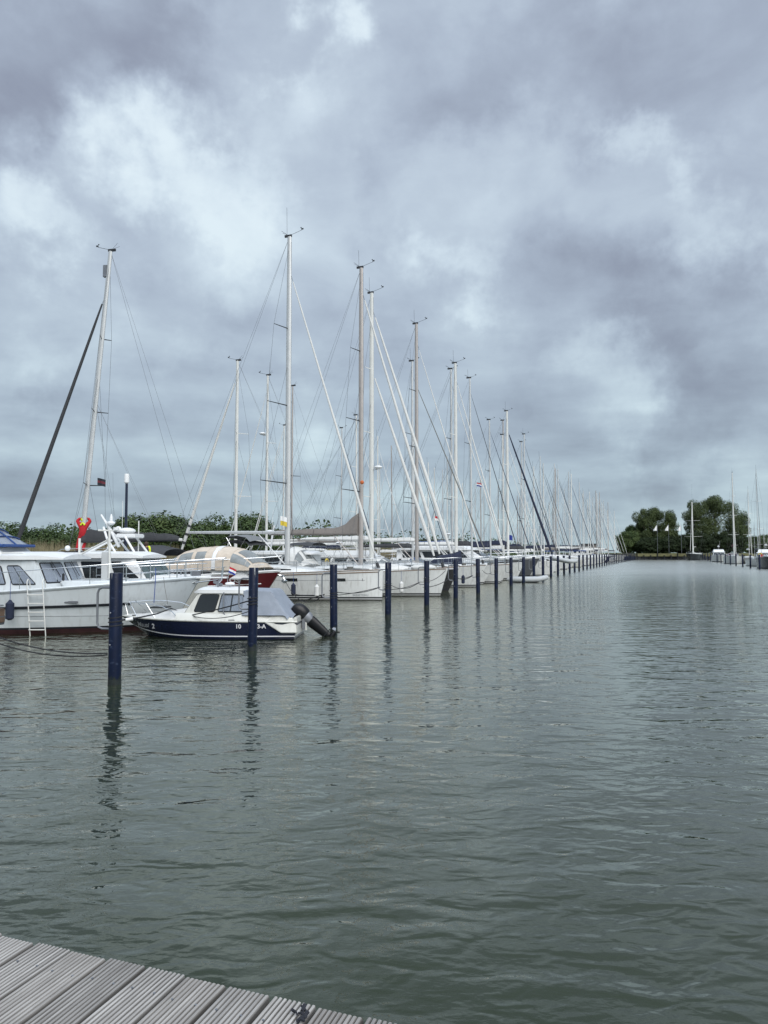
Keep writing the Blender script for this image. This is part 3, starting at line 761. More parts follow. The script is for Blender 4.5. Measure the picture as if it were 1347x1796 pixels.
# paint wear, gull droppings at the head and weed at the foot of the pilings
nt = pile.node_tree; N = nt.nodes; Lk = nt.links; pb = N['Principled BSDF']; src = pb.inputs['Base Color'].links[0].from_socket
tc = N.new('ShaderNodeTexCoord'); so = N.new('ShaderNodeSeparateXYZ'); Lk.new(tc.outputs['Object'], so.inputs[0]); oi = N.new('ShaderNodeObjectInfo')
def pn(sc3, det, k):
    mp = N.new('ShaderNodeMapping'); mp.inputs['Scale'].default_value = sc3; Lk.new(tc.outputs['Object'], mp.inputs[0])
    ad = N.new('ShaderNodeVectorMath'); ad.operation = 'ADD'; sv = N.new('ShaderNodeVectorMath'); sv.operation = 'SCALE'; sv.inputs[0].default_value = (k, k*.7, k*.3); Lk.new(oi.outputs['Random'], sv.inputs['Scale'])
    Lk.new(mp.outputs[0], ad.inputs[0]); Lk.new(sv.outputs[0], ad.inputs[1]); n = N.new('ShaderNodeTexNoise'); n.inputs['Scale'].default_value = 1; n.inputs['Detail'].default_value = det; Lk.new(ad.outputs[0], n.inputs['Vector']); return n.outputs[0]
def mth(op, a, b=None, cl=False):
    m_ = N.new('ShaderNodeMath'); m_.operation = op; m_.use_clamp = cl
    for i, v in enumerate((a, b)):
        if v is None: continue
        if isinstance(v, (int, float)): m_.inputs[i].default_value = v
        else: Lk.new(v, m_.inputs[i])
    return m_.outputs[0]
def over(base, fac, colr):
    x_ = N.new('ShaderNodeMix'); x_.data_type = 'RGBA'; Lk.new(fac, x_.inputs[0]); Lk.new(base, x_.inputs[6]); x_.inputs[7].default_value = colr; return x_.outputs[2]
drip = pn((22, 22, 2.2), 4, 31); zz_ = so.outputs[2]
f1_ = mth('MULTIPLY', mth('SUBTRACT', mth('ADD', drip, mth('MULTIPLY', mth('SUBTRACT', zz_, 2.1), .35)), .60), 14., True)
src = over(src, mth('MULTIPLY', f1_, .75), (.42, .43, .42, 1))
wear = pn((9, 9, 16), 6, 17); src = over(src, mth('MULTIPLY', mth('MULTIPLY', mth('SUBTRACT', wear, .60), 10., True), .55), (.05, .07, .12, 1))
weed = pn((14, 14, 9), 5, 5); src = over(src, mth('MULTIPLY', mth('SUBTRACT', mth('ADD', -.02, mth('MULTIPLY', weed, .36)), zz_), 12., True), (.016, .022, .014, 1))
Lk.new(src, pb.inputs['Base Color'])
# ------------------------------------------------------------------ pilings of the left row
def PK(k): return P0+U*(5.11*k)+Vector((.0023*k*k, 0, 0))
def make_piling(ht=2.1, r=.12, bar=True, sgn=1):
    root = thing('mooring_piling', '', 'piling')
    MB().tube([(0, 0, -1.2), (0, 0, .1), (0, 0, ht-.012), (0, 0, ht)], [r, r, r, r*.95], pile, 24).build('post', root)
    MB().tube([(0, 0, -.5), (0, 0, .02), (0, 0, .10)], [r+.004, r+.004, r+.001], pilewet, 24).build('slime_band', root)
    if bar:
        x = -(r+.26)
        MB().tube([(-r*.9, 0, ht-.28), (x+.10, 0, ht-.28), (x+.03, 0, ht-.31), (x, 0, ht-.39), (x, 0, ht-.95), (x+.03, 0, ht-1.03), (x+.10, 0, ht-1.06), (-r*.9, 0, ht-1.06)], .022, galv, 8).build('mooring_bar', root)
    for z in (.75, 1.35): MB().ell((-r*.35, -r*.95, z), (.018, .018, .018), galv, 8, 5).build('bolt', root)
    return root
beside = {0: 'nearest navy blue piling, standing before the white motor cruiser', 1: 'navy blue piling standing in front of the small blue cabin boat',
          2: 'navy blue piling just right of the small boat\'s raised outboard motor', 3: 'navy blue piling at the plumb bow of the large white yacht'}
proto = make_piling(); far_p = make_piling(bar=False)
km = kidmap()
NK = 46
for k in range(NK):
    src = proto if k < 14 else far_p
    o = src if k in (0, 14) else copy_tree(src, None, km)
    o.location = PK(k); o.rotation_euler = (R([.6, -.5, .3, 0, .4][k % 5]), R([.2, .5, -.4, .3][k % 4]), math.atan2(-V.y, -V.x)*.5)
    if k == 16: o.scale = (1.05, 1.05, .6)
    tag(o, beside.get(k, f'navy blue mooring piling, {ordn(k+1)} from the boardwalk in the left row'), 'piling', 'navy mooring pilings of the left row')
print('pilings')

motorblk = mat('motor_black', (.006, .0065, .008), .35, spec=.35)
# ------------------------------------------------------------------ small blue cabin boat in the foreground
def small_boat():
    root = thing('cabin_boat', 'small navy blue cabin boat with white top, grey canvas cover and outboard', 'boat', (-5.17, 22.28, 0), R(177))
    L, B = 5.5, 2.15
    h = Hull(L, B, .60, .53, .51, [(0, .88), (.25, .98), (.5, 1), (.7, .9), (.85, .62), (.95, .27), (1, .05)], .85, -.10, .93, .30, .7)
    keel = lambda t: .115+.22*max(0, (t-.55)/.45)**2.
    k2 = lambda t: keel(t)-.032
    h.build(root, [((-.032,), offw, 2), ((-.040,), rubber, 1), (keel, navyhull, 7), (k2, lettw, 1), (lambda t: min(.012, k2(t)-.01)-.0, navyhull, 2), (-.45, antik, 3)], 34)
    h.rail(root, offw, .028, .0, 'gunwale_rail')
    # moulded deck rising to the cabin front
    mb = MB(); secs = []
    for i in range(25):
        t = .36+.635*i/24; z = h.zs(t); a = h.pt(t, z, 1, -.01); x = a.x; rise = .22*max(0, min(1, (2.2-x)/1.5))**1.2+.05
        row = []
        for j in range(11):
            s_ = 1-j/5; row.append((x, a.y*s_, z+rise*(1-abs(s_)**3)*min(1, a.y*2.2)))
        secs.append(row)
    mb.loft(secs, deckw); mb.build('foredeck', root)
    for x in (1.55,):
        MB().box((x, 0, h.zs(.8)+.27), (.5, .5, .04), alublk).build('deck_hatch', root, bevel=.012)
    # side coaming running aft to the cockpit
    mb = MB()
    for sd in (1, -1):
        secs = []
        for i in range(21):
            t = .02+.62*i/20; z = h.zs(t); a = h.pt(t, z, sd, -.03); hgt = .20 if t > .12 else .20*t/.12
            ht = hgt*(1 if t < .55 else 1)
            secs.append([(a.x, a.y, z-.01), (a.x, a.y-sd*.07, z+ht*.85), (a.x, a.y-sd*.12, z+ht), (a.x, a.y-sd*.2, z+ht), (a.x, a.y-sd*.24, z-.1)])
        mb.loft(secs, offw, caps=True)
    mb.build('coaming', root)
    # stern quarters: white moulded corners
    for sd in (1, -1):
        mb = MB(); P = []
        prof = [(-1.83, .50), (-2.30, .20), (-2.76, .20), (-2.74, .40), (-2.62, .60), (-2.35, .68), (-2.0, .68)]
        n = len(prof); outv = []; inn = []
        for x, z in prof:
            t = h.inv(max(x, -2.70), min(z, .45)); y = abs(h.pt(t, .50, 1).y)+.012
            outv.append((x, sd*(y+.03-(.10 if z > .5 else 0)), z)); inn.append((x, sd*(y-.25), z))
        mb.add(outv+inn, [tuple(range(n)), tuple(range(n, 2*n))[::-1]]+[(i, n+i, n+(i+1) % n, (i+1) % n) for i in range(n)], offw)
        mb.build('stern_quarter', root, bevel=.02)
    MB().box((-2.68, 0, .38), (.10, 1.7, .5), offw).build('transom', root, bevel=.02)
    # cabin
    o, q = frustum(root, -1.22, .64, .90, .60, -1.22, .14, .80, 1.36, offw, 'cabin', .05)
    roof(root, -1.30, .32, .86, 1.31, .10, roofw, camber=.05)
    for side, out in (('f', (0, 1, 0)), ('n', (0, -1, 0))):
        S = q[side]
        if side == 'f':   # f quad runs bow->stern
            window(S, [(.15, .24), (.49, .24), (.47, .88), (.09, .88)], root, out=out, r=.08)
            window(S, [(.55, .24), (.97, .24), (.97, .88), (.52, .88)], root, out=out, r=.08, curt=True)
        else:
            window(S, [(.03, .24), (.45, .24), (.48, .88), (.03, .88)], root, out=out, r=.08)
            window(S, [(.51, .24), (.85, .24), (.91, .88), (.53, .88)], root, out=out, r=.08)
    for u0, u1 in ((.05, .46), (.54, .95)):
        window(q['fr'], [(u0, .14), (u1, .14), (u1, .90), (u0, .90)], root, out=(1, 0, .4), r=.05, glass=glasst)
    # canvas cover over the cockpit
    mb = MB(); secs = []; n = 22
    for i in range(n+1):
        t = i/n; x0 = -1.16-1.32*t
        zt = 1.40-.03*t; fl = max(0, (t-.62)/.38)
        row = []
        for j in range(33):
            a = -1+2*j/32; s_ = abs(a)
            if s_ < .42: y = a/.42*.80; z = zt+.03*(1-(a/.42)**2); dr = 0
            else:
                dr = (s_-.42)/.58; y = math.copysign(.80+.17*dr**1.4, a); z = zt-(zt-.70)*dr
            wr = .022*math.sin(9*t+dr*5+a*3)*dr+.015*math.sin(23*t-dr*4+a*9)*dr
            zz = zt-(zt-.62)*(fl**.85)
            z = min(z, zz+.03*math.sin(a*11)*fl); x = x0-fl*.10*(1-dr)
            row.append((x-.16*fl*math.sin(min(dr+.3,1)*math.pi)*0, y+math.copysign(wr, a) if abs(a) > .01 else y, z))
        secs.append(row)
    cv = MB().loft(secs, tarp).build('canvas_cover', root)
    mb = MB()
    mb.tube([Vector(secs[i][32])+Vector((0, .01, 0)) for i in range(0, 23)], .012, tarp, 5); mb.build('hem', cv)
    # bow rails
    def rp(t, sd, dz, off=-.1): p = h.pt(t, h.zs(t), sd, off); return p+Vector((0, 0, dz))
    for sd in (1, -1):
        MB().tube([Vector((2.62, sd*.05, .95)), Vector((2.52, sd*.22, .98)), rp(.88, sd, .42), rp(.80, sd, .41), rp(.72, sd, .36), rp(.66, sd, .22), rp(.63, sd, .04)], .013, chrome, 6).build('bow_rail', root)
        MB().tube([Vector((2.62, sd*.05, .95)), Vector((2.5, sd*.12, .62))], .012, chrome, 6).build('rail_post', root)
        for t in (.90, .78): MB().tube([rp(t-.02, sd, .02), rp(t+.04, sd, .43)], .012, chrome, 6).build('rail_post', root)
    MB().tube([(2.62, -.05, .95), (2.62, .05, .95)], .013, chrome, 6).build('rail_tip', root)
    MB().box((2.72, 0, .61), (.22, .12, .035), chrome).build('bow_roller', root, bevel=.008)
    for sd in (1, -1):
        t = .34; p = h.pt(t, h.zs(t), sd, -.03); MB().box(p+Vector((0, 0, .03)), (.18, .04, .03), alublk).build('cleat', root, bevel=.008)
        t = .9; p = h.pt(t, h.zs(t), sd, -.12); MB().box(p+Vector((0, 0, .04)), (.14, .03, .03), alublk).build('cleat', root, bevel=.008)
    # outboard, tilted up
    mo = MB(); c = Vector((-2.80, 0, .62)); 
    Rm = Matrix.Rotation(R(50), 3, 'Y')
    def T(p): return c+Rm @ Vector((p[0]*1.12, p[1]*1.1, p[2]*(1.12 if p[2] > -.3 else 1.0)))
    def shell(secs_, m, name, par):
        return MB().loft([[T(p) for p in s] for s in secs_], m, closed=True, caps=True).build(name, par)
    def ring(z, a, b, xo=0., n=14): return [(xo+a*math.cos(2*math.pi*i/n), b*math.sin(2*math.pi*i/n), z) for i in range(n)]
    # local z up along the leg (cowl at top), tilted so that the leg points aft
    ob = shell([ring(-.05, .17, .13), ring(.0, .20, .15), ring(.16, .215, .16, .0), ring(.28, .20, .155, .02), ring(.36, .15, .12, .03), ring(.385, .07, .06, .03)], motorblk, 'outboard_motor', root)
    shell([ring(-.22, .13, .10), ring(-.12, .17, .125), ring(-.05, .175, .135)], galv, 'motor_pan', ob)
    shell([ring(-.95, .10, .05, .0), ring(-.7, .125, .06), ring(-.35, .15, .08), ring(-.2, .15, .09)], motorblk, 'drive_leg', ob)
    MB().loft([[T((x, y, z)) for x, y in ((-.18, -.09), (.12, -.10), (.12, .10), (-.18, .09))] for z in (-.86, -.84)], darkhull, closed=True, caps=True).build('cavitation_plate', ob)
    gb = MB(); gb.tube([T((.18, 0, -1.02)), T((.08, 0, -1.02)), T((-.12, 0, -1.02)), T((-.22, 0, -1.02))], [.03, .075, .08, .04], motorblk, 10); gb.build('gear_case', ob)
    MB().loft([[T((x, -.012, z)), T((x, .012, z))] for x, z in ((.10, -1.03), (.02, -1.22), (-.06, -1.2), (-.06, -1.03))], darkhull).build('skeg', ob)
    pr = MB()
    for i in range(3):
        a = 2*math.pi*i/3; pr.add([T((-.22, 0, -1.02)), T((-.20, .13*math.cos(a-.35), -1.02+.13*math.sin(a-.35))), T((-.25, .15*math.cos(a+.1), -1.02+.15*math.sin(a+.1))), T((-.28, .10*math.cos(a+.45), -1.02+.10*math.sin(a+.45)))], [(0, 1, 2, 3)], galv)
    pr.build('propeller', ob)
    MB().box((-2.80, 0, .42), (.10, .26, .42), galv).build('transom_bracket', ob, bevel=.015)
    MB().box((-2.86, .0, .35), (.06, .20, .34), offw).build('tilt_ram', ob, bevel=.01)
    lg = T((.0, .17, .1)); 
    # lettering, lights, flag staff
    lettering(h, 'Mausi', .20, 2.12, .31, 1, -1, lettg, root, .35, .004, -.012)
    lettering(h, '2', .20, 1.56, .28, 1, -1, lettw, root, .2, .006)
    lettering(h, '10', .165, -1.00, .33, 1, -1, lettw, root, 0, .004)
    lettering(h, '3-A', .165, -1.62, .33, 1, -1, lettw, root, 0, .004)
    MB().tube([(-.25, .2, 1.44), (-.25, .2, 1.62), (-.33, .2, 1.72)], .03, galv, 8).build('horn', root)
    MB().tube([(-.05, 0, 1.40), (-.30, 0, 1.66), (-.36, 0, 2.05)], .016, chrome, 6).build('light_mast', root)
    MB().ell((-.62, .25, 1.56), (.15, .11, .05), roofw, 12, 8).build('searchlight', root)
    MB().tube([(-.62, .25, 1.42), (-.62, .25, 1.54)], .02, chrome, 6).build('light_stand', root)
    MB().box((-.16, -.1, 1.55), (.30, .08, .10), galv, ry=R(-25)).build('life_ring_bracket', root, bevel=.02)
    fs = MB().tube([(-.42, -.1, 1.42), (-.52, -.1, 2.08)], .010, chrome, 5).build('flag_staff', root)
    for i, m in enumerate((flagred, flagwhite, flagblue)):
        secs = []
        for j in range(9):
            x = -.51-.026*j; y = -.1+.02*math.sin(j*1.1+i*.3); zz = 2.06-i*.06-.012*j
            secs.append([(x+.01*i, y, zz), (x+.01*(i+1), y, zz-.059)])
        MB().loft(secs, m).build('flag_stripe', fs)
    MB().tube([(-.62, .92, 1.34), (-.62, .96, .80), (-.70, .96, .62)], .018, galv, 6).build('boat_hook', root)
    return root, h
sb, sbh = small_boat()
def line(label, pts, r=.012, m=None, cat='mooring line', name='mooring_line', n=6, group=None):
    return tag(MB().tube(pts, r, m or ropek, n).build(name), label, cat, group)
p0 = PK(0); p1 = PK(1); p2 = PK(2)
a = p0+Vector((.12, .1, 1.20)); m1 = at(300, 1067, 22.2); m2 = at(335, 1079, 21.4); m3 = p1+Vector((-.1, .12, 1.25))
line('thick black mooring line from nearest piling down over the blue boat foredeck', [a, a.lerp(m1, .25)-Vector((0, 0, .03)), a.lerp(m1, .6)-Vector((0, 0, .05)), m1, m2]+sag(m2, m3, .02, 8)[1:], .018)
line('thin black line looping along the blue boat cabin side to the second piling', sag(at(338, 1081, 21.35), p1+Vector((-.05, .14, 1.0)), .12), .011)
line('lower of two dark ropes hanging from the left edge to the nearest piling', sag(at(-60, 1104, 16.5), p0+Vector((-.15, 0, .55)), .22), .014)
line('upper of two dark ropes hanging from the left edge to the nearest piling', sag(at(-60, 1092, 16.5), p0+Vector((-.15, 0, .58)), .20), .014)
f_ = p0+Vector((.16, .08, 1.20)); tag(MB().tube([f_, f_+Vector((.12, .05, .02))], .036, roofw, 10).build('rope_snubber'), 'white snubber on the black line beside the nearest piling', 'snubber')
# ------------------------------------------------------------------ white steel cruiser (nearest on the left)
def rails(root, h, ts, up, sides=(1, -1), r=.016, mid=True, off=-.08, name='guard_rail', post=True, bowtip=None, r2=.01):
    for sd in sides:
        pts = [h.pt(t, h.zs(t), sd, off)+Vector((0, 0, up(t) if callable(up) else up)) for t in ts]
        if bowtip: pts.append(Vector(bowtip)+Vector((0, sd*.12, 0)))
        MB().tube(pts, r, chrome, 6).build(name, root)
        if mid:
            MB().tube([h.pt(t, h.zs(t), sd, off)+Vector((0, 0, (up(t) if callable(up) else up)*.5)) for t in ts], r2, chrome, 4).build('mid_rail', root)
        if post:
            for t in ts[::2]:
                p = h.pt(t, h.zs(t), sd, off); MB().tube([p, p+Vector((0, 0, up(t) if callable(up) else up))], r*.9, chrome, 6).build('rail_post', root)
def cruiser():
    root = thing('motor_cruiser', 'white steel motor cruiser with dark strake, curtained windows and boarding ladder', 'motor yacht', (-12.3, 24.15, 0), R(1.5))
    L, B = 12.6, 3.75
    h = Hull(L, B, 1.68, 1.20, 1.16, MOTOR, .95, 0, .94, .34, .75)
    h.build(root, [((-.07,), steelw, 1), ((-.085,), galv, 1), (.20, steelw, 8), (.14, boot, 1), (-.5, antif, 4)], 40)
    h.deck(root, deckw, .05)
    h.rail(root, steelw, .045, .0, 'bulwark_cap')
    for sd in (1, -1):
        n = 26; secs = []
        for i in range(n+1):
            t = .02+.84*i/n; z = .76+.14*max(0, (t-.3)/.6)**1.5+.0
            a = h.pt(t, z+.045, sd, -.005); b = h.pt(t, z-.045, sd, -.005); nrm = Vector((0, sd*.055, 0))
            secs.append([a, a+nrm-Vector((0, 0, .012)), b+nrm+Vector((0, 0, .012)), b])
        MB().loft(secs, boot, caps=True).build('rubbing_strake', root)
        t = .72; p = h.pt(t, .97, sd, .01); MB().box(p, (.42, .05, .07), galv).build('vent_scoop', root, bevel=.012)
        # narrow weld line half way down the plating
        MB().tube([h.pt(.05+.8*i/20, .62-.1*i/20, sd, .004) for i in range(21)], .006, galv, 4).build('weld_seam', root)
    # bow platform, anchor roller
    MB().box((6.55, 0, 1.66), (1.25, .44, .05), roofw).build('bow_platform', root, bevel=.015)
    MB().tube([(6.0, -.18, 1.48), (6.9, -.18, 1.60)], .02, chrome, 6).build('platform_strut', root)
    # cabin
    o, q = frustum(root, -5.6, 2.05, 1.52, 1.12, -5.6, 1.52, 1.32, 2.27, steelw, 'deckhouse', .05)
    fb_ = [Vector(p) for p in ((2.03, -1.50, 1.12), (2.52, -.62, 1.12), (2.52, .62, 1.12), (2.03, 1.50, 1.12))]
    ft_ = [Vector(p) for p in ((1.50, -1.30, 2.27), (1.98, -.55, 2.27), (1.98, .55, 2.27), (1.50, 1.30, 2.27))]
    mbx = MB(); mbx.add(fb_+ft_, [(0, 1, 5, 4), (1, 2, 6, 5), (2, 3, 7, 6), (3, 0, 4, 7), (4, 5, 6, 7), (0, 3, 2, 1)], steelw); mbx.build('front_wall', root, bevel=.02)
    roof(root, -5.8, 2.30, 1.50, 2.26, .13, roofw, camber=.12)
    for side, out in (('n', (0, -1, 0)), ('f', (0, 1, 0))):
        S = q[side]; T_ = (lambda u: u) if side == 'n' else (lambda u: 1-u)
        for u0, u1, cut in ((.745, .842, 0), (.868, .965, .045), (.63, .72, 0), (.50, .62, 0), (.34, .46, 0), (.18, .30, 0)):
            uv = [(T_(u0), .33), (T_(u1), .33), (T_(u1-cut), .83), (T_(u0), .83)]
            window(S, uv, root, out=out, curt=True, r=.09)
    for i3, ov in ((0, (1, -.6, .3)), (1, (1, 0, .3)), (2, (1, .6, .3))):
        Qf = [fb_[i3], fb_[i3+1], ft_[i3+1], ft_[i3]]
        w_ = window(Qf, [(.08, .36), (.92, .36), (.92, .90), (.08, .90)], root, out=ov, curt=True, r=.07)
        c = quadpt(Qf, .5, .92); d = quadpt(Qf, .62, .5); o_ = Vector((.06, 0, .02))
        MB().tube([c+o_, d+o_], .010, rubber, 5).build('wiper', w_)
    for y in (-1.1, 1.1):
        MB().box((2.35, y*1.15, 1.72), (.05, .12, .24), alublk).build('wing_mirror', root, bevel=.02)
    # low trunk on the foredeck
    o, q2 = frustum(root, 2.4, 4.6, 1.15, 1.2, 2.1, 4.3, 1.0, 1.60, steelw, 'fore_trunk', .05)
    MB().box((3.6, 0, 1.63), (.55, .55, .05), alu).build('deck_hatch', root, bevel=.012)
    for y in (-.8, .8): MB().tube([(-1.2, y*1.3, 2.40), (-1.1, y*1.3, 2.47), (1.0, y*1.3, 2.47), (1.1, y*1.3, 2.40)], .018, aluw, 6).build('grab_rail', root)
    # flybridge coaming and windscreen with blue bimini
    o, _ = frustum(root, -4.6, .45, 1.15, 2.36, -4.5, .15, 1.05, 2.66, roofw, 'flybridge_coaming', .04)
    MB().box((-.75, -1.18, 2.50), (1.4, .03, .07), alublk).build('name_board', root)
    secs = []
    prof = [(.36, 2.66), (-.06, 2.98), (-.42, 3.22), (-.9, 3.30), (-1.9, 3.34), (-4.1, 3.30)]
    for x, z in prof:
        w = 1.02-.12*max(0, (z-2.66)/.7); f = min(1, (z-2.64)/.7)
        secs.append([(x, -1.05, 2.68), (x, -w, z-.12*f), (x, -w*.6, z), (x, 0, z+.05*f), (x, w*.6, z), (x, w, z-.12*f), (x, 1.05, 2.68)])
    bm_ = MB().loft(secs, vinylb).build('bimini', root)
    E_ = Vector((.01, 0, .01))
    def edge(pts, r=.035): MB().tube(pts, r, cvblue, 6).build('blue_binding', bm_)
    edge([(.40, -1.07, 2.70), (.40, 1.07, 2.70)], .055); edge([(.39, -1.07, 2.70), (-4.1, -1.08, 2.70)], .05)
    for i in (0, 1, 2, 4): edge([Vector(p)+E_*1.5 for p in secs[i][1:6]], .022)
    edge([Vector(s[1])+Vector((0, -.012, .01)) for s in secs]); edge([Vector(s[3])+Vector((0, 0, .02)) for s in secs], .03)
    edge([Vector((-.7, -1.08, 2.7)), Vector((-.3, -1.0, 3.0)), Vector(secs[2][1])], .03)
    MB().loft([[(x, y, z+.012) for y in (-.95, -.5, 0, .5, .95)] for x, z in ((-.5, 3.22), (-1.0, 3.32), (-4.1, 3.34))], cvblue).build('bimini_top', bm_)
    # ladder hung over the side
    lx = 1.55; hy = -B/2-.06; la = thing
    for x in (lx, lx+.46):
        MB().tube([(x+.0, hy+.22, 1.38), (x, hy+.16, 1.62), (x, hy+.06, 1.68), (x, hy-.02, 1.60), (x+.12, hy-.03, .2), (x+.14, hy+.02, -.25)], .017, aluw, 6).build('ladder_rail', root)
    for i in range(6): 
        z = 1.22-.26*i; MB().box((lx+.23+.10*(1.6-z)/1.4, hy-.03, z), (.46, .09, .028), aluw).build('ladder_rung', root, bevel=.006)
    # fenders line the rail posts, rails
    rails(root, h, [.2, .3, .4, .5, .6, .68, .76, .84, .9, .95], lambda t: .50+.14*t, (-1, 1), .013, False, -.06)
    rails(root, h, [.84, .9, .95, .985], lambda t: .56, (-1, 1), .022, True, -.05, 'pulpit', True, (7.1, 0, 2.30))
    MB().tube([(7.05, -.14, 2.28), (7.0, -.14, 1.70)], .018, chrome, 6).build('rail_post', root)
    # deck box with a mast and lights before it
    MB().box((3.18, .1, 2.02), (.24, .24, .95), alu).build('mast_box', root, bevel=.02)
    MB().tube([(3.36, -.05, 1.5), (3.32, -.05, 3.22)], .038, aluw, 8).build('signal_mast', root)
    MB().tube([(3.0, -.2, 3.20), (3.6, .1, 3.20)], .03, aluw, 6).build('yard', root)
    MB().tube([(3.55, -.1, 3.22), (3.55, -.1, 3.30)], .09, roofw, 10).build('deck_light', root)
    MB().tube([(3.44, .05, 1.5), (3.22, .05, 2.95)], .022, aluw, 6).build('mast_stay', root)
    MB().tube([(2.2, .4, 2.40), (3.2, 0, 2.86)], .03, aluw, 6).build('mast_brace', root)
    for x, y in ((2.0, -.1), (3.0, .9)): MB().ell((x, y, 2.62), (.09, .09, .09), roofw, 10, 8).build('lamp_globe', root)
    MB().tube([(2.15, .5, 2.35), (2.15, .5, 2.95)], .04, aluw, 8).build('vent_post', root)
    for x in (-5.4, -3.2, -1.0): pass
    return root, h
cr, crh = cruiser()
def fender(loc, m, label, r=.11, l=.5):
    mb = MB(); x, y, z = loc
    mb.tube([(x, y, z-l/2), (x, y, z-l/2+.05), (x, y, z+l/2-.06), (x, y, z+l/2), (x, y, z+l/2+.05)], [r*.4, r, r, r*.5, r*.25], m, 12); mb.tube([(x, y, z+l/2), (x, y, z+l/2+.6)], .008, ropeb, 4)
    return tag(mb.build('fender'), label, 'fender')
line('thin blue rope hanging from the cruiser pulpit over the grey-white bow', [at(273, 997, 23.2), at(273, 1010, 23.0), at(270, 1058, 22.9)], .012, ropeb, 'rope', 'rope')
line('thin grey rope hanging in a bight on the cruiser bow', [at(287, 1012, 23.0), at(289, 1030, 22.95), at(292, 1046, 22.9), at(294, 1060, 22.9)], .008, ropeg, 'rope', 'rope')

# ------------------------------------------------------------------ patrol style cruiser behind it
def pilot():
    root = thing('pilothouse_boat', 'white pilothouse boat with raked greenish windows and radar arch', 'motor yacht', (-11.6, 28.9, 0), R(-5))
    L, B = 10., 3.4
    h = Hull(L, B, 1.55, 1.30, 1.2, MOTOR, .8, 0, .94, .34, .75)
    h.build(root, [((-.09,), roofw, 1), (.2, offw, 6), (.12, boot, 1), (-.5, antik, 3)], 30); h.deck(root, deckw)
    h.rail(root, roofw, .04, .02)
    o, q = frustum(root, -2.5, 3.15, 1.42, 1.25, -2.5, 2.45, 1.25, 2.30, roofw, 'wheelhouse', .05)
    roof(root, -2.7, 2.75, 1.50, 2.27, .17, roofw, camber=.08)
    for side, out in (('n', (0, -1, 0)), ('f', (0, 1, 0))):
        S = q[side]; T_ = (lambda u: u) if side == 'n' else (lambda u: 1-u)
        for u0, u1, cut in ((.58, .76, 0), (.80, .955, .07), (.36, .54, 0), (.14, .32, 0)):
            window(S, [(T_(u0), .28), (T_(u1), .28), (T_(u1-cut), .84), (T_(u0), .84)], root, out=out, glass=glassd, r=.06)
    for u0, u1 in ((.03, .25), (.275, .495), (.52, .74), (.765, .97)):
        window(q['fr'], [(u0, .26), (u1, .26), (u1, .90), (u0, .90)], root, out=(1, 0, .3), glass=glasst, r=.05)
    o, _ = frustum(root, 3.0, 4.2, 1.0, 1.3, 3.0, 4.0, .9, 1.62, roofw, 'fore_trunk', .05)
    MB().box((.2, -1.42, 2.40), (.18, .05, .10), alublk).build('side_light', root, bevel=.01)
    # radar arch
    ar = MB()
    for y in (-.62, .62):
        ar.tube([(1.5, y, 2.4), (1.05, y*.8, 3.0), (.75, y*.3, 3.45)], .045, roofw, 8); ar.tube([(.2, y, 2.4), (1.25, y*.8, 2.95)], .035, roofw, 8)
        ar.tube([(2.25, y, 2.4), (1.75, y*.8, 3.1)], .045, roofw, 8)
    a_ = ar.build('radar_arch', root)
    MB().tube([(1.3, 0, 2.7), (.95, 0, 3.35), (.55, 0, 3.95)], [.07, .06, .04], roofw, 8).build('raked_mast', a_)
    MB().box((1.75, 0, 3.12), (.75, .9, .16), roofw).build('radar_shelf', a_, bevel=.03)
    MB().ell((1.62, 0, 3.32), (.32, .32, .12), roofw, 14, 8).build('radar_dome', a_)
    MB().ell((1.0, -.1, 3.62), (.17, .12, .08), roofw, 12, 8).build('searchlight', a_)
    MB().ell((1.35, -.2, 3.38), (.13, .10, .11), roofw, 12, 8).build('horn_speaker', a_)
    MB().tube([(.92, .1, 3.55), (.92, .1, 3.85), (.92, .1, 3.98)], [.07, .06, .02], roofw, 8).build('gps_dome', a_)
    MB().tube([(1.95, .3, 2.5), (1.95, .3, 3.72)], .022, aluw, 6).build('whip_antenna', root)
    MB().tube([(1.28, .3, 3.2), (1.28, .3, 4.5)], .010, aluw, 5).build('whip_antenna', root)
    MB().ell((.35, -.2, 2.60), (.1, .1, .1), roofw, 10, 8).build('lamp_globe', root); MB().tube([(.35, -.2, 2.4), (.35, -.2, 2.55)], .03, roofw, 6).build('lamp_stand', root)
    MB().box((-.9, 0, 2.49), (2.4, 2.0, .07), alublk).build('solar_panel', root, bevel=.01)
    rails(root, h, [.62, .7, .78, .86, .92, .97], .52, (-1, 1), .016, True, -.05)
    mb = MB()
    for x in (3.4, 3.9, 4.3):
        mb.tube([(x, -.3, 1.60), (x, -.3, 1.78)], .03, chrome, 6); mb.tube([(x-.1, .2, 1.7), (x+.1, .2, 1.7)], .03, alublk, 6)
    mb.box((4.4, 0, 1.66), (.3, .25, .16), galv); mb.build('windlass', root)
    return root, h
pilot()

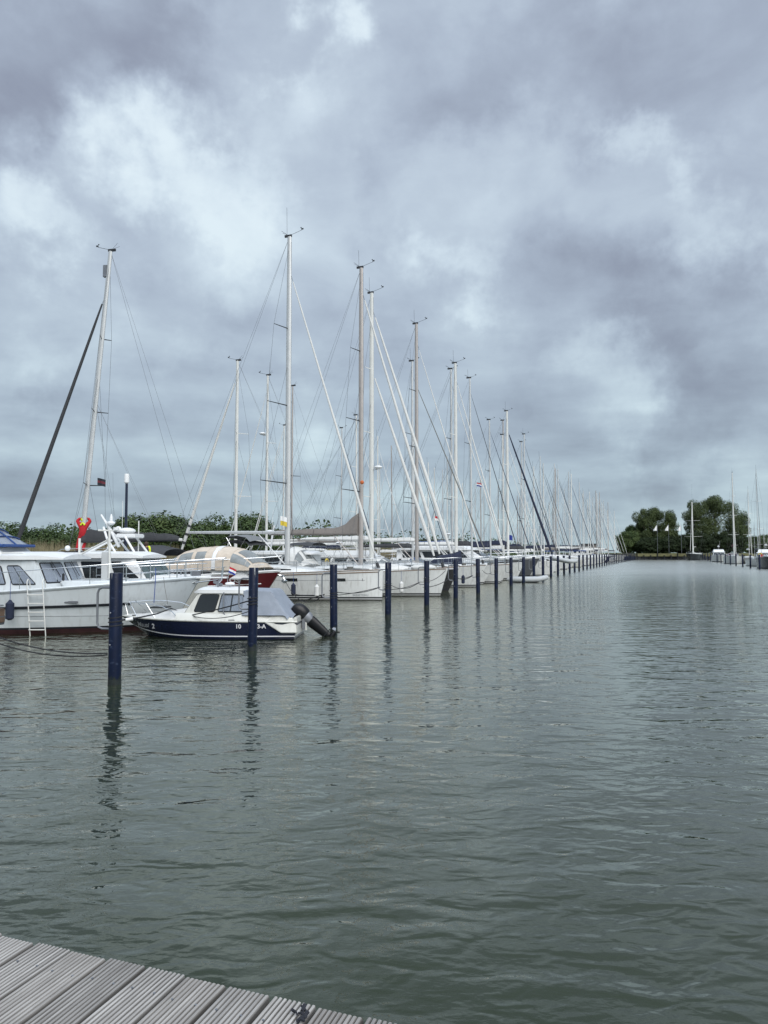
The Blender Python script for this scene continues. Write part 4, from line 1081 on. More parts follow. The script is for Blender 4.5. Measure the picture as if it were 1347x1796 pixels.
# ------------------------------------------------------------------ red-hulled cruiser with a beige tent
def redboat():
    root = thing('red_motor_cruiser', 'dark red hulled cruiser with beige camper canvas, its bow showing behind the second piling', 'motor yacht', (-10.0, 34.15, 0), R(-12))
    L, B = 11., 3.6
    h = Hull(L, B, 1.66, 1.32, 1.3, MOTOR, 1.1, 0, .93, .30, .75)
    h.build(root, [((-.06,), roofw, 1), (.35, redhull, 8), (.30, lettw, 1), (.0, antif, 2), (-.5, antif, 2)], 34); h.deck(root, deckw, .04)
    h.rail(root, roofw, .035, .02)
    for sd in (1, -1):
        MB().tube([h.pt(.1+.86*i/20, .92+.18*(i/20)**2, sd, .01) for i in range(21)], .022, roofw, 6).build('rubbing_strake', root)
    lettering(h, 'OS', .30, 3.62, 1.17, -1, 1, lettw, root, 0, .008)
    o, q = frustum(root, -3.6, 4.55, 1.25, 1.3, -3.6, 4.2, 1.12, 1.74, roofw, 'coachroof', .05)
    for u0, u1 in ((.28, .5), (.58, .8)): window(q['n'], [(u0, .25), (u1, .25), (u1, .7), (u0, .7)], root, out=(0, -1, 0), r=.05)
    # white arch
    MB().loft([[(x, 1.30*math.cos(a), 1.75+1.02*(math.sin(a) if math.sin(a) > 1e-4 else 0)**.6) for a in [math.pi*j/16 for j in range(17)]] for x in (2.75, 3.05)], roofw).build('cabin_arch', root)
    # beige tent aft of the arch and over the windscreen
    def ten(x0, x1, z0, z1, e0, e1, n=8):
        return [[(x0+(x1-x0)*i/n, 1.33*math.cos(a), 1.70+((z0+(z1-z0)*(i/n))*(1-e0*(1-i/n)**4-e1*(i/n)**3))*(math.sin(a) if math.sin(a) > 1e-4 else 0)**.55) for a in [math.pi*j/18 for j in range(19)]] for i in range(n+1)]
    sa = ten(.6, 2.80, .98, 1.06, .60, 0, 14); sb_ = ten(3.0, 4.7, 1.05, .92, 0, .88, 10)
    for s_, nm in ((sa, 'camper_canvas'), (sb_, 'windscreen_canvas')):
        o = MB().loft(s_, cvbeige).build(nm, root)
        k = len(s_)
        for side in (1, 0):
            js = (13, 17) if side else (1, 5)
            for i0, i1 in (((1, 3), (4, 8), (9, 12)) if nm == 'camper_canvas' else ((4, 9),)):
                g = [[Vector(p)+Vector((0, -.012 if side else .012, .004)) for p in r_[js[0]+1:js[1]+1]] for r_ in s_[i0:i1+1]]
                MB().loft(g, clearv).build('clear_panel', o)
        if nm == 'windscreen_canvas':
            g = [[Vector(p)+Vector((.012, 0, .012)) for p in r_[5:14]] for r_ in s_[5:10]]; MB().loft(g, clearv).build('clear_panel', o)
        for i in range(0, k, 4): MB().tube([Vector(p)+Vector((0, 0, .008)) for p in s_[i]], .012, cvbeige, 4).build('hoop_seam', o)
    rails(root, h, [.55, .64, .73, .82, .9, .95], .62, (-1, 1), .015, True, -.05, 'guard_rail', True, (5.6, 0, 2.32))
    # anchor at the stem
    mb = MB(); mb.tube([(5.3, 0, 1.52), (5.62, 0, 1.42), (5.72, 0, 1.26)], .035, chrome, 6); mb.box((5.70, 0, 1.20), (.16, .30, .12), chrome, ry=R(30)); mb.tube([(5.62, -.12, 1.42), (5.62, .12, 1.42)], .05, chrome, 8)
    mb.build('anchor', root, bevel=0)
    return root, h
rb, rbh = redboat()

# ------------------------------------------------------------------ the big sailing yachts of the left row
def place(bx, by, L, heading=HB):           # origin for a yacht whose bow tip stands at bx, by
    return (bx-math.cos(heading)*L/2, by-math.sin(heading)*L/2, 0)
eb, eh = yacht('sailing_yacht', 'long white sloop with plumb bow, two hull windows and bare white boom', 'sailboat', place(-.05, 38.45, 13.8, R(-19)), R(-19),
      L=13.8, B=4.1, zb=1.56, zm=1.30, zs=1.24, mast_s=5.5, top=20.0, boomL=6.1, boomz=3.55, rake=.06, srake=-.5, lvl=0, hood=cvwhite, mastm=alu, mr=.155,
      genoa=cvwhite, gr=.075, antenna=1.7, spr_side=1.75, nsp=3, stripe=None, furl_top=.90, wheel=True, wlb=.42)
for sd in (1, -1):
    for x0, x1 in ((2.2, 2.8), (4.45, 5.15)):
        mb = MB(); v = []; n = 8
        for i in range(n+1):
            x = x0+(x1-x0)*i/n; 
            for z in (.98, 1.14): t = eh.inv(x, z); v.append(eh.pt(t, z, sd, .010))
        mb.add(v, [(2*i, 2*i+1, 2*i+3, 2*i+2) for i in range(n)], glassd); mb.build('hull_window', eb)
    MB().tube([eh.pt(.08+.86*i/20, 1.04, sd, .004) for i in range(21)], .008, galv, 4).build('styling_line', eb)
    MB().tube([eh.pt(.02+.965*i/24, eh.zs(.02+.965*i/24)-.09, sd, .0) for i in range(25)], .028, teak, 6).build('rubbing_strake', eb)
    mb = MB(); v = []; n = 24
    for i in range(n+1):
        t = .03+.76*i/n; v += [eh.pt(t, .22, sd, .006), eh.pt(t, .28, sd, .006)]
    mb.add(v, [(2*i, 2*i+1, 2*i+3, 2*i+2) for i in range(n)], boot); mb.build('boot_band', eb)
lettering(eh, 'BENETEAU', .16, 5.42, .22, -1, 1, lettg, eb, 0, .002)
lettering(eh, '1', .20, 5.9, 1.0, -1, 1, lettk, eb)
# grey boat horse cover over windlass, bow roller
MB().box((6.55, 0, 1.66), (.35, .22, .06), chrome).build('bow_roller', eb, bevel=.01)

fb_, fh = yacht('sailing_yacht', 'white sloop with raked bow and taupe lazy bag stacked high on its boom', 'sailboat', place(3.6, 41.9, 12.6, R(-19)), R(-19),
      L=12.6, B=3.9, zb=1.52, zm=1.22, zs=1.15, mast_s=5.25, top=19.55, boomL=5.9, boomz=3.55, rake=.45, lvl=0, hood=cvwhite, mastm=alud, mr=.15, genoa=cvwhite, gr=.10,
      cover=taupe, coverh=.36, stack=True, hoodh=2.1, hoodx=.24, spr_side=1.5, nsp=3, anti=antik, boots=darkhull, radar=None)
yacht('sailing_yacht', 'dark hulled sloop with twin furled white headsails and radar dome on its mast', 'sailboat', place(4.75, 47.0, 12., R(-19)), R(-19),
      L=12., B=3.8, zb=1.52, zm=1.22, zs=1.15, mast_s=5.9, top=19.9, boomL=5.0, boomz=3.3, rake=.7, lvl=0, hullm=darkhull, stripe=lettw, mastm=aluw, mr=.155, genoa=cvwhite, gr=.12,
      cover=cvwhite, coverh=.22, spr_side=1.1, nsp=3, radar=.36, second=1.4, furl_top=.95)
gb_, gh = yacht('sailing_yacht', 'white sloop with navy canvas folded on its foredeck and brown-grey mast', 'sailboat', place(7.3, 52.6, 12.4, R(-20)), R(-20),
      L=12.4, B=3.9, zb=1.55, zm=1.2, zs=1.15, mast_s=5.2, top=19.5, boomL=5.4, boomz=3.3, rake=.75, lvl=0, mastm=alud, mr=.14, genoa=cvwhite, gr=.05,
      cover=cvwhite, coverh=.22, spr_side=1.4, nsp=3, hood=cvwhite, radar=None)
yacht('sailing_yacht', 'white sloop whose forestay crosses the white motor yacht behind it', 'sailboat', place(10.0, 58.6, 11.8, R(-20)), R(-20),
      L=11.8, B=3.8, zb=1.5, zm=1.15, zs=1.1, mast_s=4.4, top=18.0, boomL=5.2, boomz=3.1, rake=.9, lvl=0, mastm=aluw, mr=.14, genoa=cvwhite, gr=.06, cover=cvwhite, coverh=.2, hood=None, nsp=2, spr_side=.9)
yacht('sailing_yacht', 'slender white sloop between the brown-masted and white-masted yachts', 'sailboat', place(8.5, 57.2, 11., R(-20)), R(-20),
      L=11., B=3.2, zb=1.4, zm=1.1, zs=1.0, mast_s=6.6, top=18.0, boomL=4.4, boomz=2.9, rake=.9, lvl=1, mastm=alu, mr=.10, genoa=ropeg, gr=.05, cover=cvgrey, coverh=.25, nsp=2)
MB_ = MB()
# navy canvas tent on the foredeck of the brown-masted sloop
secs = [[(x, w*math.cos(a), 1.62+hh*(math.sin(a) if math.sin(a) > 1e-4 else 0)) for a in [math.pi*j/8 for j in range(9)]] for x, w, hh in ((2.1, .5, .20), (2.7, .62, .62), (3.6, .55, .75), (4.3, .3, .98), (4.4, .1, .3))]
MB().loft(secs, cvnavy, caps=True).build('fore_canvas', gb_)
# white dinghy bag on the foredeck of the taupe-boomed sloop
secs = [[(x, w*math.cos(a), 1.50+hh*math.sin(a)) for a in [2*math.pi*j/10 for j in range(10)]] for x, w, hh in ((.9, .3, .10), (1.2, .5, .26), (2.6, .62, .34), (3.5, .45, .26), (4.0, .2, .12))]
MB().loft(secs, cvwhite, closed=True, caps=True).build('sail_bag', fb_)
secs = [[(x, w*math.cos(a), 1.62+hh*math.sin(a)) for a in [2*math.pi*j/10 for j in range(10)]] for x, w, hh in ((4.15, .1, .06), (4.4, .3, .16), (5.2, .35, .18), (5.6, .2, .08))]
MB().loft(secs, cvwhite, closed=True, caps=True).build('sail_bag', fb_)

for i, (px, Y, zf, m_, lb) in enumerate([(556, 37.2, .55, cvwhite, 'white fender low on the long plumb-bowed sloop, left of the fourth piling'), (515, 37.7, .6, cvnavy, 'navy fender on the plumb-bowed sloop beside the red cruiser bow'),
        (704, 39.9, .6, cvwhite, 'white fender on the taupe-boomed sloop between two pilings'), (812, 51.0, .6, cvnavy, 'navy fender on the third white bow between two pilings'), (20, 22.15, .75, cvnavy, 'navy fender hanging on the white cruiser near the left edge')]):
    q_ = at(px, 968, Y); fender((q_.x, q_.y, zf), m_, lb, .12, .55)
# mooring lines between bows and pilings
spec = [(2, at(500, 1018, 33), .55, 'dark line from the red cruiser anchor to the third piling'), (3, at(505, 1040, 39.2), .25, 'dark line low along the plumb-bowed sloop to the fourth piling'),
        (2, at(480, 1050, 39.8), .2, 'dark line from under the grey cover to the third piling'), (3, at(578, 1036, 24.4), .15, 'dark line between the third and fourth pilings'),
        (4, at(678, 1020, 42.5), .35, 'dark line sagging across the raked white bow to the fifth piling'), (4, at(675, 1034, 29.4), .1, 'dark line between the fourth and fifth pilings'),
        (4, at(782, 1000, 42), .2, 'dark line from raked white bow back to the fifth piling'), (5, at(742, 1030, 34), .12, 'dark line between the fifth and sixth pilings'),
        (6, at(800, 1012, 53), .2, 'dark line across the third white bow to the seventh piling'), (6, at(793, 1014, 38.5), .1, 'dark line between the sixth and seventh pilings'),
        (7, at(846, 1000, 52.5), .15, 'dark line from third white bow to the eighth piling')]
for k, a, s_, lb in spec:
    b = PK(k)+Vector((-.3, 0, 1.15)); line(lb, sag(a, b, s_), .014 if k < 5 else .018, ropek)
for k in range(0, 9):
    c = PK(k); zz = 1.15+.08*math.sin(k*2.1); mb = MB(); n_ = 3
    mb.tube([c+Vector((.132*math.cos(a), .132*math.sin(a), zz+.012*a/1.0-.1)) for a in [2*math.pi*i/12 for i in range(12*n_+1)]], .013, ropek, 5)
    tag(mb.build('rope_turns'), f'black rope turns wound round the {ordn(k+1)} piling from the boardwalk', 'rope')
# ------------------------------------------------------------------ jetty and lamp posts
def jetty():
    root = thing('jetty', 'long grey timber jetty running between the two rows of yachts', 'jetty')
    c = W(108, 13.9); MB().box((c.x, c.y, 1.02), (250, 2.2, .14), wood, rz=AU).build('decking', root)
    for k in range(-2, 47):
        p = W(5.11*k, 12.9); MB().tube([(p.x, p.y, -1), (p.x, p.y, 1.0)], .13, wood, 8).build('post', root)
    return root
jetty()
def lamp_post(p, h_, label):
    r_ = thing('lamp_post', label, 'lamp post', p, 0, 'lamp posts on the jetty')
    MB().tube([(0, 0, 0), (0, 0, h_-.45)], [.075, .06], navyhull, 10).build('pole', r_)
    MB().tube([(0, 0, h_-.45), (0, 0, h_-.40), (0, 0, h_-.08), (0, 0, h_)], [.06, .12, .12, .10], roofw, 12).build('lamp_head', r_)
    return r_
lamp_post(at(220, 968, 34.5)*1.0+Vector((0, 0, -1.4)), 5.05, 'navy lamp post with white head rising above the white pilothouse boat')
lamp_post(W(62, 13.9, 1.1), 5.0, 'navy lamp post on the jetty behind the white motor yacht')
lamp_post(W(108, 13.9, 1.1), 5.0, 'navy lamp post on the jetty far down the row')

# ------------------------------------------------------------------ large motor yacht, dinghies
def motor_yacht(label, loc, heading, L=13., hull=None, fly=True, sc_=1., group=None, bt=None):
    root = thing('motor_yacht', label, 'motor yacht', loc, heading, group); B = L*.31
    h = Hull(L, B, 1.75*sc_, 1.35*sc_, 1.2*sc_, MOTOR, 1.1, 0, .92, .3, .7)
    h.build(root, [((-.10,), roofw, 1), (.2, hull or white, 6), (.1, bt or boot, 1), (-.5, antik, 2)], 24); h.deck(root, deckw)
    h.rail(root, roofw, .04, .02)
    z = 1.35*sc_
    o, q = frustum(root, -L*.42, L*.20, B*.42, z, -L*.42, L*.08, B*.36, z+1.05*sc_, roofw, 'saloon', .06)
    for S, out in ((q['n'], (0, -1, 0)), (q['f'], (0, 1, 0))):
        for u0, u1 in ((.08, .30), (.34, .58), (.62, .86)): 
            a, b = (u0, u1) if out[1] < 0 else (1-u1, 1-u0)
            window(S, [(a, .35), (b, .35), (b, .85), (a, .85)], root, out=out, r=.08)
    for u0, u1 in ((.04, .33), (.36, .64), (.67, .96)): window(q['fr'], [(u0, .2), (u1, .2), (u1, .9), (u0, .9)], root, out=(1, 0, .3), r=.06)
    roof(root, -L*.46, L*.10, B*.44, z+1.04*sc_, .16, roofw)
    if fly:
        z2 = z+1.2*sc_; o, q = frustum(root, -L*.40, L*.05, B*.36, z2, -L*.38, -L*.01, B*.34, z2+.55*sc_, roofw, 'flybridge', .08)
        MB().loft([[(x, y, zz+.06*(1-(y/(B*.3))**2)) for y in [B*.3*(j/4-1) for j in range(9)]] for x, zz in ((-L*.34, z2+.72*sc_), (-L*.2, z2+.80*sc_), (-L*.02, z2+.78*sc_))], cvgrey).build('bimini', root)
        for x in (-L*.32, -L*.04):
            for y in (-1, 1): MB().tube([(x, y*B*.29, z2+.4*sc_), (x, y*B*.29, z2+.76*sc_)], .02, chrome, 5).build('bimini_pole', root)
    MB().tube([(-L*.1, 0, z+1.1), (-L*.13, 0, z+2.9*sc_)], .05, roofw, 6).build('mast', root)
    MB().ell((-L*.10, 0, z+2.5*sc_), (.3, .3, .12), roofw, 12, 6).build('radar_dome', root)
    MB().tube([(-L*.12, .3, z+1.2), (-L*.14, .3, z+3.9*sc_)], .012, roofw, 4).build('whip_antenna', root)
    rails(root, h, [.5, .6, .7, .8, .88, .94, .98], .6, (-1, 1), .018, True, -.05)
    return root
motor_yacht('big motor yacht with dark grey hull and white flybridge under charcoal bimini', place(15.3, 72.6, 15.5, R(-20)), R(-20), 15.5, greyhull, True, 1.12)
def rib(label, loc, heading, L=3., tilt=0., hm=None):
    root = thing('inflatable_dinghy', label, 'dinghy', loc, heading); root.rotation_euler = (0, R(tilt), heading)
    r = .22; mb = MB(); g = mat('hypalon_grey', (.42, .44, .45), .6, var=.08)
    pts = [(-L/2-.25, -.55, r), (-L/2, -.55, r), (0, -.58, r*1.05), (L*.28, -.5, r*1.2), (L*.42, -.28, r*1.6), (L*.47, 0, r*1.8), (L*.42, .28, r*1.6), (L*.28, .5, r*1.2), (0, .58, r*1.05), (-L/2, .55, r), (-L/2-.25, .55, r)]
    mb.tube(pts, [.05]+[r*.95]*9+[.05], g, 12); mb.build('tube', root)
    MB().loft([[(-L/2, -.4, .12), (-L/2, 0, -.05), (-L/2, .4, .12)], [(L*.2, -.4, .12), (L*.2, 0, -.06), (L*.2, .4, .12)], [(L*.42, -.1, .3), (L*.44, 0, .2), (L*.42, .1, .3)]], roofw).build('hull', root)
    MB().box((-L/2+.05, 0, .32), (.05, .85, .36), hm or alublk).build('transom', root, bevel=.01)
    MB().tube([Vector(p)+Vector((0, 0, r*.9)) for p in pts[1:-1]], .012, cloth, 4).build('grab_line', root)
    MB().box((-.1, 0, .38), (.25, .95, .03), alublk).build('thwart', root)
    return root
rib('grey inflatable dinghy floating by the far pilings, bow to the fairway', at(927, 1021, 61)*1.0, R(-15), 3.0)
rib('grey inflatable dinghy hanging in stern davits above the water', at(988, 986, 80), R(-12), 2.7, 12)
# ------------------------------------------------------------------ yachts on the far side of the jetty, nearest ones built singly
HL = HB+math.pi
def bowat(u, v, heading=HL): return W(u, v)
# rake-masted yacht, bow off to the left, where a man works at the mast
m1b = at(140, 968, 38.3)
hd = R(168)
m1, m1h = yacht('sailing_yacht', 'tall yacht with raked mast, charcoal boom cover and black furled headsail', 'sailboat',
      (m1b.x-1.55*math.cos(hd), m1b.y-1.55*math.sin(hd), 0), hd, L=12.3, B=4.1, zb=1.75, zm=1.5, zs=1.4, mast_s=4.6, top=18.25, boomL=5.6, boomz=3.05, lvl=0, mrake=.085,
      mastm=alu, mr=.135, nsp=3, genoa=cvgrey, gr=.115, cover=cvgrey, coverh=.52, cabz=.95, spr_side=.95, hood=None, furl_top=.87, antenna=False, fore_s=.45, wheel=False, boomm=aluw)
MB().box((1.55-.085*15.9+.20, 0, 17.2), (.22, .16, .62), galv).build('radar_reflector', m1)
MB().loft([[(x, w*math.cos(a), 2.3+hh*(math.sin(a) if math.sin(a) > 1e-4 else 0)**.7) for a in [math.pi*j/12 for j in range(13)]] for x, w, hh in ((-1.3, 1.2, .15), (-2.0, 1.3, .52), (-3.0, 1.35, .55), (-3.9, 1.3, .35))], cvgrey).build('sprayhood', m1)
tag(MB().tube([at(199, 905, 37), at(198, 830, 37)], .005, wire, 3).build('flag_halyard'), 'thin halyard carrying a small dark flag beside the raked mast', 'halyard')
def flag(p, w, h_, cols, label, cat='flag', rz=0., name='flag', vertical=False):
    r_ = thing(name, label, cat, p, rz)
    n = len(cols)
    for i, m in enumerate(cols):
        s_ = []
        for j in range(9):
            x = w*j/8; y = .12*w*math.sin(j*1.05); z0 = -h_*i/n-.25*w*(j/8)**1.3; s_.append([(x, y, z0), (x, y*.8, z0-h_/n)])
        MB().loft(s_, m).build('stripe', r_)
    return r_
flag(at(171, 838, 37), .40, .36, (cloth, mat('flag_dull_red', (.12, .02, .03), .8), cloth), 'small dark courtesy flag drooping right of the raked mast')
lj, ljh = yacht('sailing_yacht', 'white yacht with black-and-white striped furled headsail and grey bimini', 'sailboat', (at(413, 968, 55.5).x+.94*1.7, at(413, 968, 55.5).y-.34*1.7, 0), HL,
      L=12.4, B=3.9, zb=1.6, zm=1.3, zs=1.2, mast_s=4.5, top=17.0, boomL=5., boomz=3.3, lvl=0, mastm=aluw, mr=.13, nsp=2, genoa=cvwhite, gr=.12, cover=None, bim=cvgrey, spr_side=1.3, fore_s=-.6, antenna=False)
fbp = Vector((12.4/2+.6, 0, 1.72))
for i in range(13):          # dark spiral of the sail's edge
    ft = Vector((6.2-4.5, 0, 1.5+(17-1.5)*.93)); a = fbp.lerp(ft, .10+i*.045); b = fbp.lerp(ft, .10+i*.045+.013)
    MB().tube([a+Vector((.0, 0, 0)), b], [.142-.006*i, .138-.006*i], cvgrey, 8).build('sacrificial_strip', lj)
yacht('sailing_yacht', 'white yacht whose thin mast carries a radar scanner ring at half height', 'sailboat', (at(467, 968, 61).x+.94*1.5, at(467, 968, 61).y-.34*1.5, 0), HL,
      L=11.6, B=3.7, zb=1.5, zm=1.2, zs=1.1, mast_s=4.3, top=17.2, boomL=4.8, boomz=3.1, lvl=0, mastm=aluw, mr=.11, nsp=2, genoa=cvwhite, gr=.05, cover=cvwhite, coverh=.22, radar=.69, spr_side=1.1, hood=cvbeige)

# ------------------------------------------------------------------ stock of far yachts, copied down both rows
tmpl = []
TS = [dict(label='white yacht with white sail cover', hullm=None, cover=cvwhite, mastm=aluw, genoa=cvwhite, gr=.04, nsp=2),
      dict(label='white yacht with navy sail cover', hullm=None, cover=cvnavy, mastm=alu, genoa=cvnavy, gr=.042, nsp=2),
      dict(label='navy-hulled yacht with white sail cover', hullm=navyhull, cover=cvwhite, mastm=aluw, genoa=cvwhite, gr=.05, nsp=2),
      dict(label='cream yacht with taupe sail cover', hullm=offw, cover=taupe, mastm=alud, genoa=cvwhite, gr=.045, nsp=1),
      dict(label='white yacht with charcoal sail cover', hullm=None, cover=cvgrey, mastm=alu, genoa=cvgrey, gr=.035, nsp=2),
      dict(label='white yacht with blue cover and hood', hullm=None, cover=cvblue, mastm=alu, genoa=cvwhite, gr=.05, nsp=2, hood=cvblue)]
def tmake(i, lvl):
    d = dict(TS[i]); lb = d.pop('label')
    r_, _ = yacht('sailing_yacht', lb, 'sailboat', (0, 0, -50), 0, L=11.5+.4*(i % 3), B=3.7, zb=1.45, zm=1.12, zs=1.05, mast_s=4.5+.3*(i % 2), top=16.2+.35*i, boomL=4.9, boomz=3.0+.1*(i % 2),
                  rake=.7, mr=.088, coverh=.3, lvl=lvl, antenna=(i % 2 == 0) and .8, wlb=.35, **{k: v for k, v in d.items()})
    return r_
T1 = [tmake(i, 1) for i in range(6)]; T2 = [tmake(i, 2) for i in range(6)]
km = kidmap(); used = set()
def put(i, lvl, loc, heading, s, label, group):
    src = (T1 if lvl == 1 else T2)[i]
    o = src if (lvl, i) not in used else copy_tree(src, None, km)
    used.add((lvl, i)); o.location = loc; o.rotation_euler = (R(rr.uniform(-.5, .5)), R(rr.uniform(-.4, .4)), heading); o.scale = (s, s, s)
    tag(o, label, 'sailboat', group); return o
rr = random.Random(21)
LB = [t['label'] for t in TS]
# near row, berths nine onwards
seq = {9: 5, 10: 4, 12: 1, 13: 0, 14: 3}
sizes = {9: 1.0, 10: 1.04, 12: .98, 13: .95, 14: 1.04}
for k in range(9, 45):
    if k == 11: continue
    i = seq.get(k, rr.choice([0, 0, 1, 1, 2, 3, 4, 5])); s = sizes.get(k, rr.uniform(.84, 1.10)); p = PK(k)+U*2.6
    rev = rr.random() < .25 and k > 15
    v0 = 1.2+rr.uniform(0, 1.2); half = (11.5+.4*(i % 3))/2*s; c = p+V*(v0+half)
    put(i, 1 if k < 17 else 2, (c.x, c.y, 0), (HL if rev else HB)+R(rr.uniform(-1.5, 1.5)), s,
        f'{LB[i]}, {ordn(k)} berth along the left row', 'sailing yachts of the near left row')
# the row beyond the jetty
for k in list(range(5, 45)):
    if k in (5, 6, 7, 8): continue
    if rr.random() < .02: continue
    i = rr.choice([0, 0, 1, 2, 3, 4, 5]); s = rr.uniform(.82, 1.12); p = PK(k)+U*2.6; half = (11.5+.4*(i % 3))/2*s
    c = p+V*(16.3+half+rr.uniform(-.4, .6)); rev = rr.random() < .3
    put(i, 1 if k < 13 else 2, (c.x, c.y, 0), (HB if rev else HL)+R(rr.uniform(-1.5, 1.5)), s,
        f'{LB[i]} behind the jetty, {ordn(k)} berth of the back row', 'sailing yachts of the back row')
# navy furled headsail that slants across the far masts
fs_ = thing('furled_headsail_yacht', 'dark yacht with thick navy furled headsail slanting down to the right', 'sailboat', (0, 0, 0)); bpy.data.objects.remove(fs_)
yb = at(973, 968, 76)
yacht('sailing_yacht', 'yacht with thick navy furled headsail slanting far down to the right', 'sailboat', place(yb.x+.2, yb.y, 13., HB), HB, L=13., B=4., zb=1.5, zm=1.2, zs=1.1,
      mast_s=5.0, top=17.4, boomL=5.4, boomz=3.3, lvl=1, mastm=aluw, mr=.14, nsp=2, genoa=cvnavy, gr=.13, cover=cvnavy, coverh=.35, furl_top=.88)
my_ = motor_yacht('white motor yacht without flybridge tucked behind the jetty near the grey bimini', (at(450, 968, 47).x, at(450, 968, 47).y, 0), HL, 9.5, None, False, .98)
for zz_, hh_ in ((3.45, 0), (3.15, 1)):
    MB().loft([[(x, y, zz_+dz+.10*(1-(y/1.2)**2)) for y in [1.2*(j/4-1) for j in range(9)]] for x, dz in ((-.2, -.32 if not hh_ else -.3), (.1, -.05), (.7, .05), (1.4, .02), (1.9, -.18))], cvgrey if hh_ else galv_cloth).build('bimini', my_)
for x in (.1, 1.5):
    for y in (-1.15, 1.15): MB().tube([(.8, y, 2.3), (x, y, 3.4)], .02, chrome, 5).build('bimini_pole', my_)
motor_yacht('white motor yacht with a flybridge behind the taupe sail cover', (at(575, 968, 64).x, at(575, 968, 64).y, 0), HL, 10.5, None, True, .85)

# ------------------------------------------------------------------ people
def person(label, loc, rz, joints, bones, radii, parts, head, hairm=None, seated=False):
    root = thing('person', label, 'person', loc, rz)
    def skinmesh(names, rad, m, nm, parent):
        idx = {n: i for i, n in enumerate(names)}
        ed = [(idx[a], idx[b]) for a, b in bones if a in idx and b in idx]
        me = bpy.data.meshes.new(nm); me.from_pydata([joints[n] for n in names], ed, []); me.materials.append(m)
        o = bpy.data.objects.new(nm, me); col.objects.link(o)
        sk = o.modifiers.new('s', 'SKIN'); 
        for i, n in enumerate(names):
            r = rad[n]; me.skin_vertices[0].data[i].radius = (r, r) if not isinstance(r, tuple) else r
            me.skin_vertices[0].data[i].use_root = (i == 0)
        sk.use_smooth_shade = True
        sb_ = o.modifiers.new('d', 'SUBSURF'); sb_.levels = 1; sb_.render_levels = 1
        bpy.context.view_layer.update()
        m2 = bpy.data.meshes.new_from_object(o.evaluated_get(bpy.context.evaluated_depsgraph_get()))
        o.modifiers.clear(); o.data = m2; o.parent = parent
        if not m2.materials: m2.materials.append(m)
        return o
    alln = list(joints.keys()); b = skinmesh(alln, {n: radii[n] for n in alln}, skin, 'body', root)
    for nm, names, grow, m in parts:
        g = {n: (radii[n][0]+grow, radii[n][1]+grow) if isinstance(radii[n], tuple) else radii[n]+grow for n in names}
        skinmesh(names, g, m, nm, root)
    hc = Vector(joints['head'])
    mb = MB(); mb.ell(hc+Vector((-.01, 0, .035)), (.105, .09, .115) if hairm is None else (.15, .15, .15), hairm or hair, 12, 8); mb.build('hair' if hairm is None else 'hood', root)
    mb = MB(); mb.tube([hc+Vector((.10, 0, 0)), hc+Vector((.125, 0, -.015))], .012, skin, 5); mb.build('nose', root)
    return root, b
BON = [('pelvis', 'chest'), ('chest', 'neck'), ('neck', 'head'), ('chest', 'shL'), ('shL', 'elL'), ('elL', 'wrL'), ('wrL', 'haL'), ('chest', 'shR'), ('shR', 'elR'), ('elR', 'wrR'), ('wrR', 'haR'),
       ('pelvis', 'hipL'), ('hipL', 'knL'), ('knL', 'anL'), ('anL', 'toL'), ('pelvis', 'hipR'), ('hipR', 'knR'), ('knR', 'anR'), ('anR', 'toR')]
RAD = dict(pelvis=(.15, .18), chest=(.15, .20), neck=.055, head=(.09, .105), shL=.07, elL=.045, wrL=.035, haL=.042, shR=.07, elR=.045, wrR=.035, haR=.042, hipL=.095, knL=.065, anL=.045, toL=.04, hipR=.095, knR=.065, anR=.045, toR=.04)
# local: +x the way the person faces; this one faces the mast, both hands raised to it
J = dict(pelvis=(0, 0, .95), chest=(.02, 0, 1.30), neck=(.04, 0, 1.50), head=(.08, 0, 1.62), shL=(.03, .19, 1.43), elL=(.10, .33, 1.60), wrL=(.18, .17, 1.76), haL=(.20, .09, 1.79),
         shR=(.03, -.19, 1.43), elR=(.10, -.33, 1.60), wrR=(.18, -.17, 1.76), haR=(.20, -.09, 1.79), hipL=(0, .10, .88), knL=(.05, .22, .50), anL=(-.04, .28, .09), toL=(.10, .30, .04),
         hipR=(0, -.10, .88), knR=(.07, -.06, .48), anR=(-.05, -.02, .09), toR=(.09, -.02, .04))
pp = at(143, 970, 38.4)
per, _ = person('person in red sailing overalls and yellow-green hood reaching up at the raked mast', (pp.x+.12, pp.y-.15, 2.50), R(100), J, BON, RAD,
       [('overalls', ['pelvis', 'chest', 'neck', 'shL', 'elL', 'wrL', 'shR', 'elR', 'wrR', 'hipL', 'knL', 'anL', 'hipR', 'knR', 'anR'], .045, red), ('boots', ['anL', 'toL'], .03, cloth)], 0, hiviz)
MB().tube([(-.15, -.1, 1.38), (-.16, 0, 1.5), (-.15, .1, 1.38)], .05, hiviz, 8).build('collar', per)
J2 = dict(pelvis=(0, 0, .50), chest=(.06, 0, .86), neck=(.10, 0, 1.04), head=(.15, 0, 1.17), shL=(.08, .19, .98), elL=(.20, .24, .72), wrL=(.42, .16, .72), haL=(.50, .12, .74),
          shR=(.08, -.19, .98), elR=(.20, -.24, .72), wrR=(.42, -.16, .72), haR=(.50, -.12, .74), hipL=(.02, .10, .48), knL=(.45, .14, .50), anL=(.44, .14, .10), toL=(.58, .15, .05),
          hipR=(.02, -.10, .48), knR=(.45, -.14, .50), anR=(.44, -.14, .10), toR=(.58, -.15, .05))
q_ = at(262, 968, 33.5)
NM = ['pelvis', 'chest', 'neck', 'shL', 'elL', 'wrL', 'shR', 'elR', 'wrR', 'hipL', 'knL', 'anL', 'hipR', 'knR', 'anR']
